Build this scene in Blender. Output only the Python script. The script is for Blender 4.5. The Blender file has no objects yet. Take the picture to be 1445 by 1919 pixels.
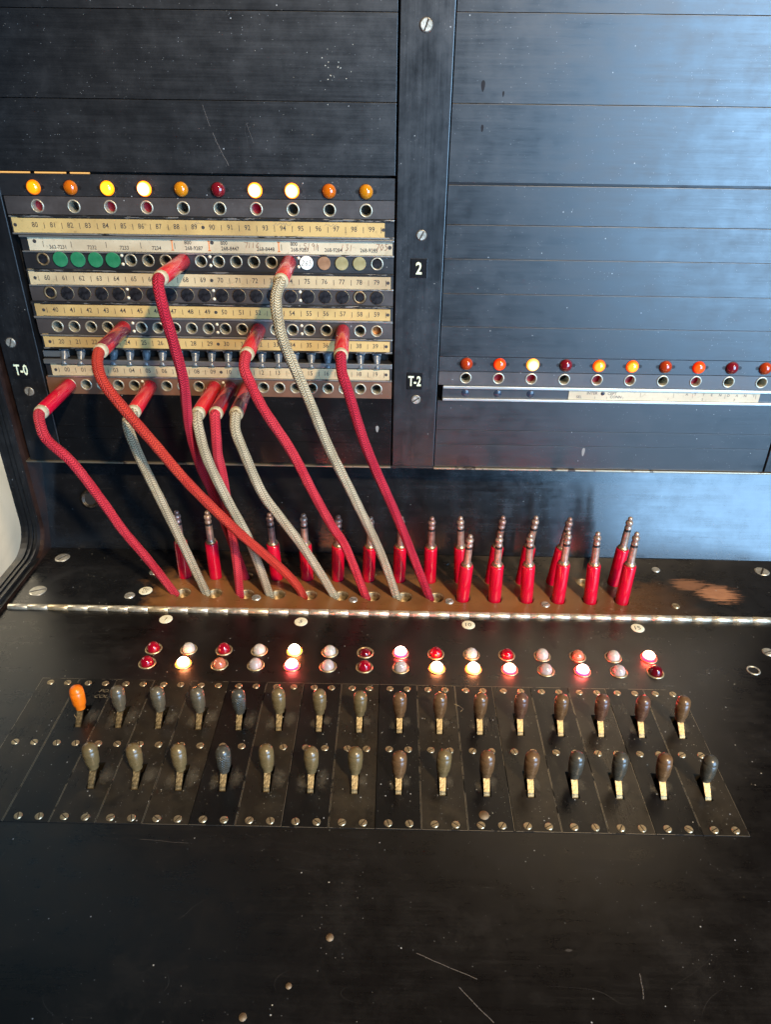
import bpy, bmesh, math, random
from mathutils import Vector, Matrix
random.seed(7)
C = bpy.context.scene.collection
SC = bpy.context.scene
MM = 0.001
PI = math.pi

# ------------------------------------------------------------ camera, world, lamps, exposure
cam = bpy.data.cameras.new('camera'); camo = bpy.data.objects.new('camera', cam); C.objects.link(camo)
cam.sensor_fit = 'HORIZONTAL'; cam.sensor_width = 36; cam.lens = 36*1345/1445
cam.clip_start = 0.01; cam.clip_end = 20
CR = [[0.9998239573968103, 0.01731757258988848, -0.007221903833162405], [0.014900067448734981, -0.4988772439181081, 0.8665445652075233], [0.011403604930224957, -0.8664996233007066, -0.49904745326905425]]
m = Matrix.Identity(4)
for r in range(3):
    m[r][0] = CR[r][0]; m[r][1] = -CR[r][1]; m[r][2] = -CR[r][2]
m[0][3], m[1][3], m[2][3] = 0, -0.56013, 0.36823
camo.matrix_world = m
SC.camera = camo
SC.view_settings.view_transform = 'Standard'; SC.view_settings.look = 'None'
SC.view_settings.exposure = 0; SC.view_settings.gamma = 1
w = bpy.data.worlds.new('World'); SC.world = w; w.use_nodes = True
bg = w.node_tree.nodes['Background']; bg.inputs[0].default_value = (0.5, 0.6, 0.8, 1); bg.inputs[1].default_value = 0.025

def area(name, loc, target, sx, sy, power, col, spread=180):
    l = bpy.data.lights.new(name, 'AREA'); l.shape = 'RECTANGLE'; l.size = sx; l.size_y = sy
    l.energy = power; l.color = col; l.spread = math.radians(spread)
    o = bpy.data.objects.new(name, l); C.objects.link(o); o.location = loc
    o.rotation_euler = (Vector(target)-Vector(loc)).to_track_quat('-Z', 'Y').to_euler()
    return o
def spot(name, loc, target, ang, blend, power, col, rad):
    l = bpy.data.lights.new(name, 'SPOT'); l.spot_size = math.radians(ang); l.spot_blend = blend; l.shadow_soft_size = rad
    l.energy = power; l.color = col
    o = bpy.data.objects.new(name, l); C.objects.link(o); o.location = loc
    o.rotation_euler = (Vector(target)-Vector(loc)).to_track_quat('-Z', 'Y').to_euler(); return o
# front-right ceiling lamp, cone edge shaped to imitate an unseen obstacle's shadow at left
spot('ceiling_spot', (0.86, -1.74, 1.86), (0.70, 0.0, 0.30), 45.8, 0.08, 430, (1.0, 0.75, 0.46), 0.07)
area('window_light', (1.36, -1.72, 0.46), (0.3, 0, 0.3), 1.25, 1.5, 112, (0.35, 0.64, 1.0))

# ------------------------------------------------------------ mesh helpers (all sizes in mm)
class MB:
    def __init__(s): s.v = []; s.f = []; s.mi = []; s.sm = []; s.uv = None
    def add(s, vs, fs, mi=0, smooth=False):
        b = len(s.v); s.v += [tuple(v) for v in vs]
        for f in fs: s.f.append([b+i for i in f]); s.mi.append(mi); s.sm.append(smooth)
    def build(s, name, mats, parent=None, loc=(0, 0, 0), stuff=False):
        me = bpy.data.meshes.new(name)
        me.from_pydata([Vector(v)*MM for v in s.v], [], s.f)
        if not isinstance(mats, (list, tuple)): mats = [mats]
        for x in mats: me.materials.append(x)
        me.polygons.foreach_set('material_index', s.mi)
        me.polygons.foreach_set('use_smooth', s.sm)
        if s.uv:
            ul = me.uv_layers.new(name='UVMap')
            for i, l in enumerate(me.loops): ul.data[i].uv = s.uv[i]
        me.update()
        return link(name, me, parent, loc, stuff)
def link(name, me, parent=None, loc=(0, 0, 0), stuff=False):
    o = bpy.data.objects.new(name, me); C.objects.link(o); o.location = Vector(loc)*MM
    if parent is not None: o.parent = parent
    if stuff: o['kind'] = 'stuff'
    return o
def empty(name, loc, label=None, cat=None, group=None):
    o = bpy.data.objects.new(name, None); C.objects.link(o); o.location = Vector(loc)*MM
    o.empty_display_size = 0.01
    if label: o['label'] = label
    if cat: o['category'] = cat
    if group: o['group'] = group
    return o
def box(mb, x0, x1, y0, y1, z0, z1, mi=0, bev=0.0):
    if bev > 0:
        bm = bmesh.new(); bmesh.ops.create_cube(bm, size=1)
        for v in bm.verts: v.co = Vector(((x0+x1)/2+v.co.x*(x1-x0), (y0+y1)/2+v.co.y*(y1-y0), (z0+z1)/2+v.co.z*(z1-z0)))
        bmesh.ops.bevel(bm, geom=bm.edges[:], offset=bev, segments=2, profile=0.5, affect='EDGES')
        bm.verts.index_update()
        mb.add([v.co for v in bm.verts], [[v.index for v in f.verts] for f in bm.faces], mi); bm.free(); return
    vs = [(x, y, z) for z in (z0, z1) for y in (y0, y1) for x in (x0, x1)]
    mb.add(vs, [(0, 2, 3, 1), (4, 5, 7, 6), (0, 1, 5, 4), (2, 6, 7, 3), (0, 4, 6, 2), (1, 3, 7, 5)], mi)
def frame(axis):                       # matrix whose Z points along axis
    return Vector(axis).normalized().to_track_quat('Z', 'Y').to_matrix()
UP = Matrix.Identity(3)
OUT = Matrix(((1, 0, 0), (0, 0, -1), (0, 1, 0)))       # local x->X, y->Z, z->-Y (out of the upright panel)
def lathe(mb, prof, n=24, M=UP, c=(0, 0, 0), mi=0, smooth=True, caps=(False, False), ell=(1, 1)):
    c = Vector(c); vs = []; fs = []; k = len(prof)
    for (r, z) in prof:
        for i in range(n):
            a = 2*PI*i/n; vs.append(c + M @ Vector((r*math.cos(a)*ell[0], r*math.sin(a)*ell[1], z)))
    for j in range(k-1):
        for i in range(n):
            i2 = (i+1) % n; fs.append((j*n+i, j*n+i2, (j+1)*n+i2, (j+1)*n+i))
    if caps[0]: fs.append(tuple(range(n-1, -1, -1)))
    if caps[1]: fs.append(tuple((k-1)*n+i for i in range(n)))
    mb.add(vs, fs, mi, smooth)
def disc(mb, r, z, n=20, M=UP, c=(0, 0, 0), mi=0):
    c = Vector(c); mb.add([c+M @ Vector((r*math.cos(2*PI*i/n), r*math.sin(2*PI*i/n), z)) for i in range(n)], [tuple(range(n))], mi)
def screw(mb, r, ang, M=UP, c=(0, 0, 0), h=0.6, mi=(0, 1)):
    """slotted screw: low base disc, and a domed head cut by a slot"""
    c = Vector(c); n = 16
    lathe(mb, [(r*1.04, -0.2), (r*1.04, h*.3), (r*.98, h*.35)], 20, M, c, mi[0], True)
    disc(mb, r*.98, h*.28, 20, M, c, mi[1])
    sw = r*.13
    R = Matrix.Rotation(ang, 3, 'Z')
    for s in (1, -1):
        a0 = math.asin(sw/r); pts = []
        for i in range(n+1):
            a = a0+(PI-2*a0)*i/n; pts.append((r*math.cos(a), s*r*math.sin(a)))
        top = [c+M @ (R @ Vector((x*.9, y*.9 if abs(y) > sw*2 else y, h))) for x, y in pts]
        lo = [c+M @ (R @ Vector((x, y, h*.3))) for x, y in pts]
        k = len(pts); fs = [tuple(range(k)) if s > 0 else tuple(range(k-1, -1, -1))]
        for i in range(k):
            j = (i+1) % k; fs.append((i, j, k+j, k+i))
        mb.add(top+lo, fs, mi[0])
def holed(mb, u0, u1, v0, v1, holes, put, mi=0, seg=24):
    """flat sheet with round holes; holes = [(u, v, r)] in rows, put(u, v) -> point"""
    rows = {}
    for h in holes: rows.setdefault(h[1], []).append(h)
    keys = sorted(rows); vb = [v0]
    for a, b in zip(keys, keys[1:]): vb.append((a+b)/2)
    vb.append(v1)
    for ri, kv in enumerate(keys):
        hs = sorted(rows[kv]); lo, hi = vb[ri], vb[ri+1]; x = u0
        for i, (cu, cv, r) in enumerate(hs):
            xr = u1 if i == len(hs)-1 else (hs[i][0]+hs[i+1][0])/2
            angs = [2*PI*k/seg for k in range(seg)]
            for px, py in ((x, lo), (xr, lo), (xr, hi), (x, hi)): angs.append(math.atan2(py-cv, px-cu) % (2*PI))
            angs = sorted(set(round(a, 6) for a in angs)); k = len(angs); inn = []; out = []
            for a in angs:
                ca, sa = math.cos(a), math.sin(a); t = 1e9
                if ca > 1e-9: t = min(t, (xr-cu)/ca)
                if ca < -1e-9: t = min(t, (x-cu)/ca)
                if sa > 1e-9: t = min(t, (hi-cv)/sa)
                if sa < -1e-9: t = min(t, (lo-cv)/sa)
                inn.append(put(cu+r*ca, cv+r*sa)); out.append(put(cu+t*ca, cv+t*sa))
            mb.add(inn+out, [(j, k+j, k+(j+1) % k, (j+1) % k) for j in range(k)], mi)
            x = xr
def ribbon(mb, pts, wd, put, mi=0):
    """flat stroke of width wd through 2-D points"""
    for (a, b) in zip(pts, pts[1:]):
        dx, dy = b[0]-a[0], b[1]-a[1]; l = math.hypot(dx, dy) or 1; nx, ny = -dy/l*wd/2, dx/l*wd/2
        ex, ey = dx/l*wd*.3, dy/l*wd*.3
        mb.add([put(a[0]+nx-ex, a[1]+ny-ey), put(a[0]-nx-ex, a[1]-ny-ey), put(b[0]-nx+ex, b[1]-ny+ey), put(b[0]+nx+ex, b[1]+ny+ey)], [(0, 1, 2, 3)], mi)
GL = {}
def text(mb, s, h, put, cx, cy, mi=0, sx=1.0, bold=0.0, shear=0.0, sp=1.0):
    """flat lettering, cap height h, centred on (cx, cy)"""
    key = (s, bold, shear, sp)
    if key not in GL:
        cu = bpy.data.curves.new('lettering', 'FONT'); cu.body = s; cu.size = 1; cu.resolution_u = 2
        cu.offset = bold; cu.shear = shear; cu.space_character = sp
        o = bpy.data.objects.new('lettering', cu); C.objects.link(o)
        me = bpy.data.meshes.new_from_object(o.evaluated_get(bpy.context.evaluated_depsgraph_get()))
        vs = [(v.co.x, v.co.y) for v in me.vertices]; fs = [list(p.vertices) for p in me.polygons]
        bpy.data.objects.remove(o); bpy.data.curves.remove(cu); bpy.data.meshes.remove(me); GL[key] = (vs, fs)
    vs, fs = GL[key]
    if not vs: return
    x0 = min(v[0] for v in vs); x1 = max(v[0] for v in vs); y0 = min(v[1] for v in vs); y1 = max(v[1] for v in vs)
    k = h/(y1-y0)
    mb.add([put(cx+(x-(x0+x1)/2)*k*sx, cy+(y-(y0+y1)/2)*k) for x, y in vs], fs, mi)

# ------------------------------------------------------------ materials
class NT:
    def __init__(s, name):
        s.m = bpy.data.materials.new(name); s.m.use_nodes = True; s.t = s.m.node_tree; s.b = s.t.nodes['Principled BSDF']
        s.co = s.t.nodes.new('ShaderNodeTexCoord').outputs['Object']
    def n(s, typ, **kw):
        x = s.t.nodes.new(typ)
        for k, v in kw.items(): setattr(x, k, v)
        return x
    def l(s, a, b): s.t.links.new(a, b)
    def put(s, sock, v):
        if isinstance(v, bpy.types.NodeSocket): s.l(v, sock)
        else: sock.default_value = v
    def geo(s): return s.n('ShaderNodeNewGeometry').outputs['Position']
    def mp(s, scale=(1, 1, 1), co=None, loc=(0, 0, 0), rot=(0, 0, 0)):
        x = s.n('ShaderNodeMapping'); s.l(co or s.co, x.inputs['Vector'])
        x.inputs['Scale'].default_value = scale; x.inputs['Location'].default_value = loc; x.inputs['Rotation'].default_value = rot
        return x.outputs[0]
    def noise(s, scale, det=4, rough=.55, co=None, dist=0):
        x = s.n('ShaderNodeTexNoise'); s.l(co or s.co, x.inputs['Vector'])
        x.inputs['Scale'].default_value = scale; x.inputs['Detail'].default_value = det; x.inputs['Roughness'].default_value = rough
        x.inputs['Distortion'].default_value = dist
        return x.outputs['Fac']
    def vor(s, scale, co=None, out='Distance', rnd=1):
        x = s.n('ShaderNodeTexVoronoi'); s.l(co or s.co, x.inputs['Vector']); x.inputs['Scale'].default_value = scale
        x.inputs['Randomness'].default_value = rnd
        return x.outputs[out]
    def mr(s, v, a, b, c=0., d=1., smooth=False):
        x = s.n('ShaderNodeMapRange'); x.clamp = True
        if smooth: x.interpolation_type = 'SMOOTHSTEP'
        s.l(v, x.inputs[0])
        for i, q in enumerate((a, b, c, d)): x.inputs[i+1].default_value = q
        return x.outputs[0]
    def mth(s, op, a, b=0., c=0.):
        x = s.n('ShaderNodeMath', operation=op)
        for i, q in enumerate((a, b, c)): s.put(x.inputs[i], q)
        return x.outputs[0]
    def mix(s, f, a, b):
        x = s.n('ShaderNodeMix', data_type='RGBA'); s.put(x.inputs[0], f)
        for i, q in ((6, a), (7, b)):
            s.put(x.inputs[i], q if isinstance(q, bpy.types.NodeSocket) else (*q, 1))
        return x.outputs[2]
    def bump(s, h, st=.3, dist=.0003, nrm=None):
        x = s.n('ShaderNodeBump'); s.l(h, x.inputs['Height']); x.inputs['Strength'].default_value = st; x.inputs['Distance'].default_value = dist
        if nrm: s.l(nrm, x.inputs['Normal'])
        return x.outputs[0]
    def set(s, **kw):
        al = dict(col='Base Color', rough='Roughness', metal='Metallic', nrm='Normal', ecol='Emission Color', est='Emission Strength', spec='Specular IOR Level', coat='Coat Weight', coatr='Coat Roughness', sss='Subsurface Weight', trans='Transmission Weight', alpha='Alpha', ior='IOR', sheen='Sheen Weight')
        for k, v in kw.items():
            if isinstance(v, tuple) and len(v) == 3: v = (*v, 1)
            s.put(s.b.inputs[al[k]], v)
        return s
    def sep(s, co=None):
        x = s.n('ShaderNodeSeparateXYZ'); s.l(co or s.co, x.inputs[0]); return x.outputs
def plain(name, col, rough=.5, metal=0., **kw):
    q = NT(name); q.set(col=col, rough=rough, metal=metal, **kw); return q.m
def varied(name, c1, c2, rough=.4, metal=0., sc=150, bump=.1, lo=.35, hi=.65, **kw):
    q = NT(name); n1 = q.noise(sc, 6, .65); f = q.mr(n1, lo, hi)
    q.set(col=q.mix(f, c1, c2), rough=q.mr(n1, .3, .7, rough*.75, rough*1.3), metal=metal, nrm=q.bump(n1, bump, .0003), **kw); return q.m

def ebonite(name, stretch, *, spec=1.0, base=(.0045, .0048, .0055), rough=.34, grain=.25, haze=1.0, off=(0, 0, 0), dust=.5, shelf=False, plate=False):
    """old black lacquered hard rubber: streaked polish, cloudy grease, specks of dust, hairline scratches"""
    q = NT(name); g = q.geo()
    fine = q.noise(1, 5, .6, q.mp(tuple(900 if s else 26 for s in stretch), g, off))
    med = q.noise(1, 4, .6, q.mp(tuple(170 if s else 9 for s in stretch), g, off))
    cloud = q.noise(17, 6, .62, q.mp((1, 1, 1), g, off), .6)
    blot = q.noise(60, 6, .7, q.mp((1, 1, 1), g, off))
    micro = q.noise(1400, 2, .5, g)
    f = q.mth('ADD', q.mth('MULTIPLY', fine, .5), q.mth('MULTIPLY', med, .5))
    rg = q.mth('ADD', q.mth('ADD', q.mr(cloud, .33, .68, -.05*haze, .08*haze), q.mr(f, .3, .7, -.05, .07)), q.mr(blot, .35, .7, rough-.04, rough+.06))
    greyc = tuple(min(1, c*1.6+.002) for c in base)
    c = q.mix(q.mth('MULTIPLY', q.mr(cloud, .45, .72), q.mr(blot, .42, .62)), base, greyc)
    # dust specks
    vd = q.vor(330, g); vc = q.sep(q.vor(330, g, 'Color'))
    sp = q.mth('MULTIPLY', q.mr(vd, .09, .16, 1, 0), q.mr(vc[0], 1-.05*dust, 1-.049*dust))
    vd2 = q.vor(1100, g); vc2 = q.sep(q.vor(1100, g, 'Color'))
    sp2 = q.mth('MULTIPLY', q.mth('MULTIPLY', q.mr(vd2, .15, .3, 1, 0), q.mr(vc2[1], 1-.045*dust, 1-.04*dust)), q.mr(cloud, .42, .6))
    sp = q.mth('MAXIMUM', sp, q.mth('MULTIPLY', sp2, .6))
    # hair scratches: thin contour lines of a warped noise
    sc = q.noise(7, 1, .4, q.mp((1, 2.4, 2.4), g, (off[0]+3.1, off[1], off[2]), (.4, .3, .7)), .3)
    line = q.mth('MULTIPLY', q.mr(q.mth('ABSOLUTE', q.mth('SUBTRACT', q.mth('FRACT', q.mth('MULTIPLY', sc, 9.)), .5)), 0, .0035, 1, 0), q.mr(q.noise(28, 2, .5, g), .56, .66))
    c = q.mix(q.mth('MULTIPLY', line, .35), c, (.13, .12, .11))
    if shelf:
        s3 = q.sep(g); X, Y = s3[0], s3[1]
        wn = q.noise(90, 6, .7, q.mp((.7, 1.2, 1), g)); wn2 = q.noise(26, 5, .6, g)
        ny = q.mth('ADD', q.mth('MULTIPLY', q.mth('SUBTRACT', wn, .5), .045), q.mth('MULTIPLY', q.mth('SUBTRACT', wn2, .5), .07))
        yy = q.mth('ADD', Y, ny)
        mk = q.mr(yy, -.030, -.044, 0, 1)
        xx = q.mth('ADD', X, ny)
        mk = q.mth('MULTIPLY', mk, q.mth('MULTIPLY', q.mr(xx, -.212, -.196), q.mr(xx, .27, .12, 0, 1)))
        mk2 = q.mth('MULTIPLY', q.mr(wn, .40, .60), q.mth('MULTIPLY', q.mr(yy, .010, -.02, 0, .75), q.mth('MULTIPLY', q.mr(xx, -.20, -.17), q.mr(xx, .23, .14, 0, 1))))
        brown = q.mix(q.mr(wn2, .3, .7), (.11, .045, .013), (.22, .098, .030))
        c = q.mix(q.mth('MULTIPLY', mk2, .8), c, (.085, .040, .020)); c = q.mix(mk, c, brown)
        rg = q.mth('ADD', rg, q.mth('MULTIPLY', mk, .04))
        # two bare rubbed patches on the right
        def patch(cx, cy, rx, ry, am):
            dx = q.mth('DIVIDE', q.mth('SUBTRACT', X, cx), rx); dy = q.mth('DIVIDE', q.mth('SUBTRACT', Y, cy), ry)
            d = q.mth('SQRT', q.mth('ADD', q.mth('MULTIPLY', dx, dx), q.mth('MULTIPLY', dy, dy)))
            st = q.noise(1, 5, .75, q.mp((45, 620, 60), g)); d = q.mth('ADD', d, q.mth('MULTIPLY', q.mth('SUBTRACT', st, .5), 2.6)); d = q.mth('ADD', d, q.mth('MULTIPLY', q.mth('SUBTRACT', wn, .5), 1.2))
            return q.mr(d, 1.15, .7, 0, am)
        pm = q.mth('MAXIMUM', patch(.2845, -.0525, .0165, .0125, 1), patch(.264, -.0400, .015, .0085, .62))
        c = q.mix(pm, c, q.mix(q.mr(wn, .35, .65), (.24, .10, .042), (.34, .15, .065)))
        rg = q.mth('ADD', rg, q.mth('MULTIPLY', pm, .3))
    if plate:
        s3 = q.sep(g); y = s3[1]
        bn = q.mth('ADD', q.mth('MULTIPLY', q.mr(q.noise(21, 6, .65, g, .5), .42, .66), .8), 0)
        c = q.mix(q.mth('MULTIPLY', bn, q.mr(blot, .35, .6)), c, (.034, .026, .016))
    c = q.mix(sp, c, (.34, .35, .35))
    nb = q.bump(q.mth('ADD', q.mth('MULTIPLY', f, 1.), q.mth('MULTIPLY', micro, .15)), grain, .00005)
    q.set(col=c, rough=rg, nrm=nb, spec=spec)
    return q.m
PH = (0, 1, 1); PV = (1, 1, 0)
M_panel = [ebonite('black_panel_%s' % n, PH, off=(i*3.3, i*1.7, i*.9), rough=.38, grain=.9, haze=.55, dust=.3) for i, n in enumerate(('streaky', 'cloudy', 'scuffed'))]
M_post = ebonite('black_post', PV, rough=.36, grain=.4, haze=1.0)
M_lower = ebonite('black_lower_panel', PH, rough=.22, grain=.25, haze=.35, dust=.15, spec=.72)
M_shelf = ebonite('worn_black_shelf', (0, 1, 1), rough=.27, grain=.15, shelf=True, dust=.5)
M_desk = ebonite('black_key_shelf', (0, 1, 1), base=(.0034, .0026, .0021), rough=.30, grain=.2, dust=.35, haze=.6, spec=.75)
M_plate = [ebonite('black_key_plate_%s' % n, (1, 0, 1), base=b, rough=.30, grain=.2, dust=1.3, spec=.55, plate=p, haze=.8, off=(i, i, 0)) for i, (n, b, p) in enumerate((('plain', (.0022, .0021, .0022), False), ('dusty', (.0095, .0074, .005), True)))]
M_strip = ebonite('black_strip', PH, base=(.010, .0095, .010), rough=.4, grain=.3, dust=1.0)
M_strip_br = ebonite('brownish_strip', PH, base=(.036, .029, .026), rough=.42, grain=.3, dust=1.0)
M_strip_rust = ebonite('rust_brown_strip', PH, base=(.12, .055, .028), rough=.42, grain=.3, dust=.7)
M_dark = plain('dark_interior', (.004, .004, .004), .7)
M_black = plain('glossy_black_plastic', (.008, .008, .009), .25)
M_mould = ebonite('black_moulding', (1, 0, 0), base=(.004, .004, .004), rough=.42, grain=.9, dust=1.6, haze=1)
M_brownedge = varied('brown_wood_edge', (.010, .0045, .003), (.03, .012, .007), .42, 0, 40, .3)

def worn_metal(name, edge=.48, black=(.012, .012, .012), met=(.46, .44, .40), sc=(60, 400, 500)):
    q = NT(name); g = q.geo(); n1 = q.noise(1, 5, .7, q.mp(sc, g)); f = q.mr(n1, edge, edge+.05)
    q.set(col=q.mix(f, black, met), metal=q.mth('MULTIPLY', f, .85), rough=q.mr(n1, .3, .7, .45, .3), nrm=q.bump(n1, .3, .0002)); return q.m
M_rail = worn_metal('chipped_rail', .40)
M_rail_bare = worn_metal('bare_rail', .28, met=(.36, .36, .34))
M_rail_dark = worn_metal('mostly_black_rail', .54)
M_ledge = worn_metal('worn_ledge', .38, black=(.03, .02, .015), met=(.42, .36, .26), sc=(50, 50, 50))
def paper(name, c1, c2, stain):
    q = NT(name); g = q.geo(); a = q.noise(40, 6, .65, g); b = q.noise(14, 4, .5, g, .5); d = q.noise(600, 3, .5, g)
    c = q.mix(q.mr(a, .3, .7), c1, c2); c = q.mix(q.mr(b, .46, .72, 0, .8), c, stain); c = q.mix(q.mr(q.noise(260, 5, .7, g), .58, .72, 0, .5), c, tuple(x*.45 for x in stain))
    q.set(col=c, rough=.45, nrm=q.bump(d, .15, .0001), coat=.3, coatr=.25); return q.m
M_pap = dict(a=paper('amber_paper', (.46, .31, .11), (.54, .38, .15), (.24, .15, .06)), b=paper('cream_paper', (.44, .33, .18), (.54, .43, .25), (.28, .20, .11)), c=paper('ivory_paper', (.46, .38, .25), (.56, .49, .34), (.30, .23, .14)))
M_ink = plain('black_ink', (.035, .03, .028), .6)
M_pencil = plain('faded_pencil', (.20, .16, .13), .7)
M_orange_ink = plain('orange_ink', (.62, .20, .06), .6)
M_brown_ink = plain('brown_ink', (.20, .09, .05), .6)
M_ferrule = varied('tarnished_ferrule', (.40, .37, .27), (.62, .58, .46), .42, .75, 400, .3)
M_ferrule_br = varied('dark_brass_ferrule', (.16, .11, .06), (.36, .27, .15), .45, .75, 400, .3)
M_screw = varied('brass_screw', (.42, .31, .17), (.62, .50, .32), .36, .85, 500, .3)
M_screwn = varied('nickel_screw', (.40, .38, .31), (.66, .63, .54), .4, .75, 400, .3)
M_slot = plain('screw_slot', (.02, .014, .01), .7)
M_ivory = varied('ivory_disc', (.62, .58, .40), (.76, .74, .58), .4, 0, 300, .1)
M_hinge = varied('worn_nickel_hinge', (.46, .40, .28), (.70, .66, .54), .36, .7, 260, .35)
M_hinge2 = varied('brassy_hinge', (.50, .38, .20), (.66, .56, .38), .36, .7, 260, .35)
M_lever = varied('dull_brass_lever', (.08, .06, .03), (.36, .28, .15), .44, .8, 420, .9)
M_tip = varied('bronze_plug_tip', (.28, .19, .14), (.48, .36, .28), .36, .6, 260, .2)
M_tipd = varied('dark_bronze_plug_tip', (.19, .11, .09), (.38, .25, .20), .36, .6, 260, .2)
M_band = plain('insulator_band', (.01, .01, .01), .4)
M_collar = varied('brass_plug_collar', (.40, .28, .13), (.58, .46, .27), .36, .9, 300, .3)
M_beige = varied('beige_cord_collar', (.30, .25, .14), (.44, .38, .25), .6, 0, 500, .5)
def sleeve_mat(name, c1, c2, rub=None, rough=.17):
    q = NT(name); a = q.noise(70, 5, .6); b = q.noise(45, 3, .5, q.mp((1, 1, .5), loc=(.3, .1, .7)), .8)
    c = q.mix(q.mr(a, .35, .7), c1, c2)
    if rub: c = q.mix(q.mr(b, .52, .56), c, rub)
    q.set(col=c, rough=q.mr(a, .3, .7, rough*.8, rough*1.6), coat=.3, coatr=.08, nrm=q.bump(q.noise(300, 3), .05, .0002)); return q.m
M_red = sleeve_mat('glossy_red_shell', (.44, .001, .018), (.52, .003, .026))
M_redr = sleeve_mat('rubbed_red_shell', (.44, .004, .014), (.52, .006, .02), (.47, .016, .022))
M_redm = sleeve_mat('maroon_worn_red_shell', (.42, .012, .016), (.34, .006, .014), (.14, .010, .024))
M_redc = sleeve_mat('chipped_red_shell', (.46, .02, .02), (.5, .05, .04), (.09, .02, .03))
def knob_mat(name, c1, c2, knurl=False, rough=.27):
    q = NT(name); a = q.noise(120, 5, .65); h = q.noise(500, 3)
    nr = q.bump(h, .06, .0002)
    if knurl:
        s3 = q.sep(); an = q.mth('ARCTAN2', s3[1], s3[0])
        u = q.mth('MULTIPLY', an, 14.); v = q.mth('MULTIPLY', s3[2], 3200.)
        k1 = q.mth('SINE', q.mth('ADD', u, v)); k2 = q.mth('SINE', q.mth('SUBTRACT', u, v))
        lim = q.mr(s3[2], .0152, .0145, 0, 1)
        nr = q.bump(q.mth('MULTIPLY', q.mth('MAXIMUM', k1, k2), lim), 1., .00018)
    q.set(col=q.mix(q.mr(a, .32, .68), c1, c2), rough=q.mr(a, .3, .7, rough*.8, rough*1.4), nrm=nr, coat=.15, coatr=.15); return q.m
M_knob = dict(orange=knob_mat('orange_knob', (.72, .14, .004), (.80, .18, .008), rough=.3), grey=knob_mat('grey_green_knob', (.060, .050, .032), (.10, .082, .052)), olive=knob_mat('olive_knob', (.095, .066, .028), (.14, .098, .042)), brown=knob_mat('brown_knob', (.080, .042, .018), (.14, .074, .032)), red=knob_mat('reddish_brown_knob', (.065, .030, .017), (.125, .06, .036)), dark=knob_mat('blackish_knob', (.036, .033, .025), (.065, .057, .042)), knurl=knob_mat('knurled_knob', (.035, .035, .028), (.06, .056, .043), True))
def cord_mat(name, c1, c2, groove):
    q = NT(name); uv = q.n('ShaderNodeUVMap'); s3 = q.sep(uv.outputs[0]); u, v = s3[0], s3[1]
    wob = q.noise(900, 2)
    tri = q.mth('ABSOLUTE', q.mth('SUBTRACT', q.mth('FRACT', q.mth('MULTIPLY', u, 6.)), .5))     # six chevron columns
    ph = q.mth('ADD', q.mth('SUBTRACT', q.mth('MULTIPLY', v, 540.), q.mth('MULTIPLY', tri, 1.7)), q.mth('MULTIPLY', wob, .35))
    st = q.mth('ADD', q.mth('MULTIPLY', q.mth('SINE', q.mth('MULTIPLY', ph, 6.2832)), .5), .5)
    edge = q.mr(tri, .0, .15); hh = q.mth('MULTIPLY', st, edge)
    fz = q.noise(2500, 3, .6); a = q.noise(60, 4)
    col = q.mix(q.mr(a, .35, .65), c1, c2); col = q.mix(q.mr(q.noise(24, 5, .7), .5, .75, 0, .35), col, groove); col = q.mix(q.mr(hh, .6, 0., 0, .92), col, groove)
    q.set(col=col, rough=.62, spec=.3, nrm=q.bump(q.mth('ADD', hh, q.mth('MULTIPLY', fz, .5)), .9, .0009)); return q.m
M_cord = dict(red=cord_mat('red_braid', (.54, .022, .038), (.64, .050, .065), (.26, .005, .016)), crimson=cord_mat('crimson_braid', (.44, .010, .034), (.54, .022, .048), (.20, .003, .014)), orange=cord_mat('orange_red_braid', (.50, .035, .020), (.60, .060, .028), (.26, .010, .008)), grey=cord_mat('grey_braid', (.46, .385, .24), (.62, .53, .35), (.13, .10, .06)))
def cap_mat(name, c1, c2): return varied(name, c1, c2, .42, 0, 110, .15)
M_green = cap_mat('green_cap', (.012, .13, .055), (.022, .17, .075))
M_white = cap_mat('white_cap', (.62, .64, .56), (.74, .75, .68))
M_tan = cap_mat('tan_cap', (.20, .105, .055), (.30, .17, .09))
M_olive = cap_mat('olive_cap', (.22, .19, .085), (.32, .28, .14))
M_bcap = varied('crusty_black_cap', (.003, .003, .004), (.014, .014, .017), .5, 0, 260, 1.2, spec=.25)
M_dot = plain('white_pin', (.66, .60, .44), .4)
M_notch = plain('socket_notch', (.003, .003, .003), .5)
M_bez = varied('lamp_bezel', (.34, .25, .12), (.62, .52, .33), .38, .8, 500, .4)

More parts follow.
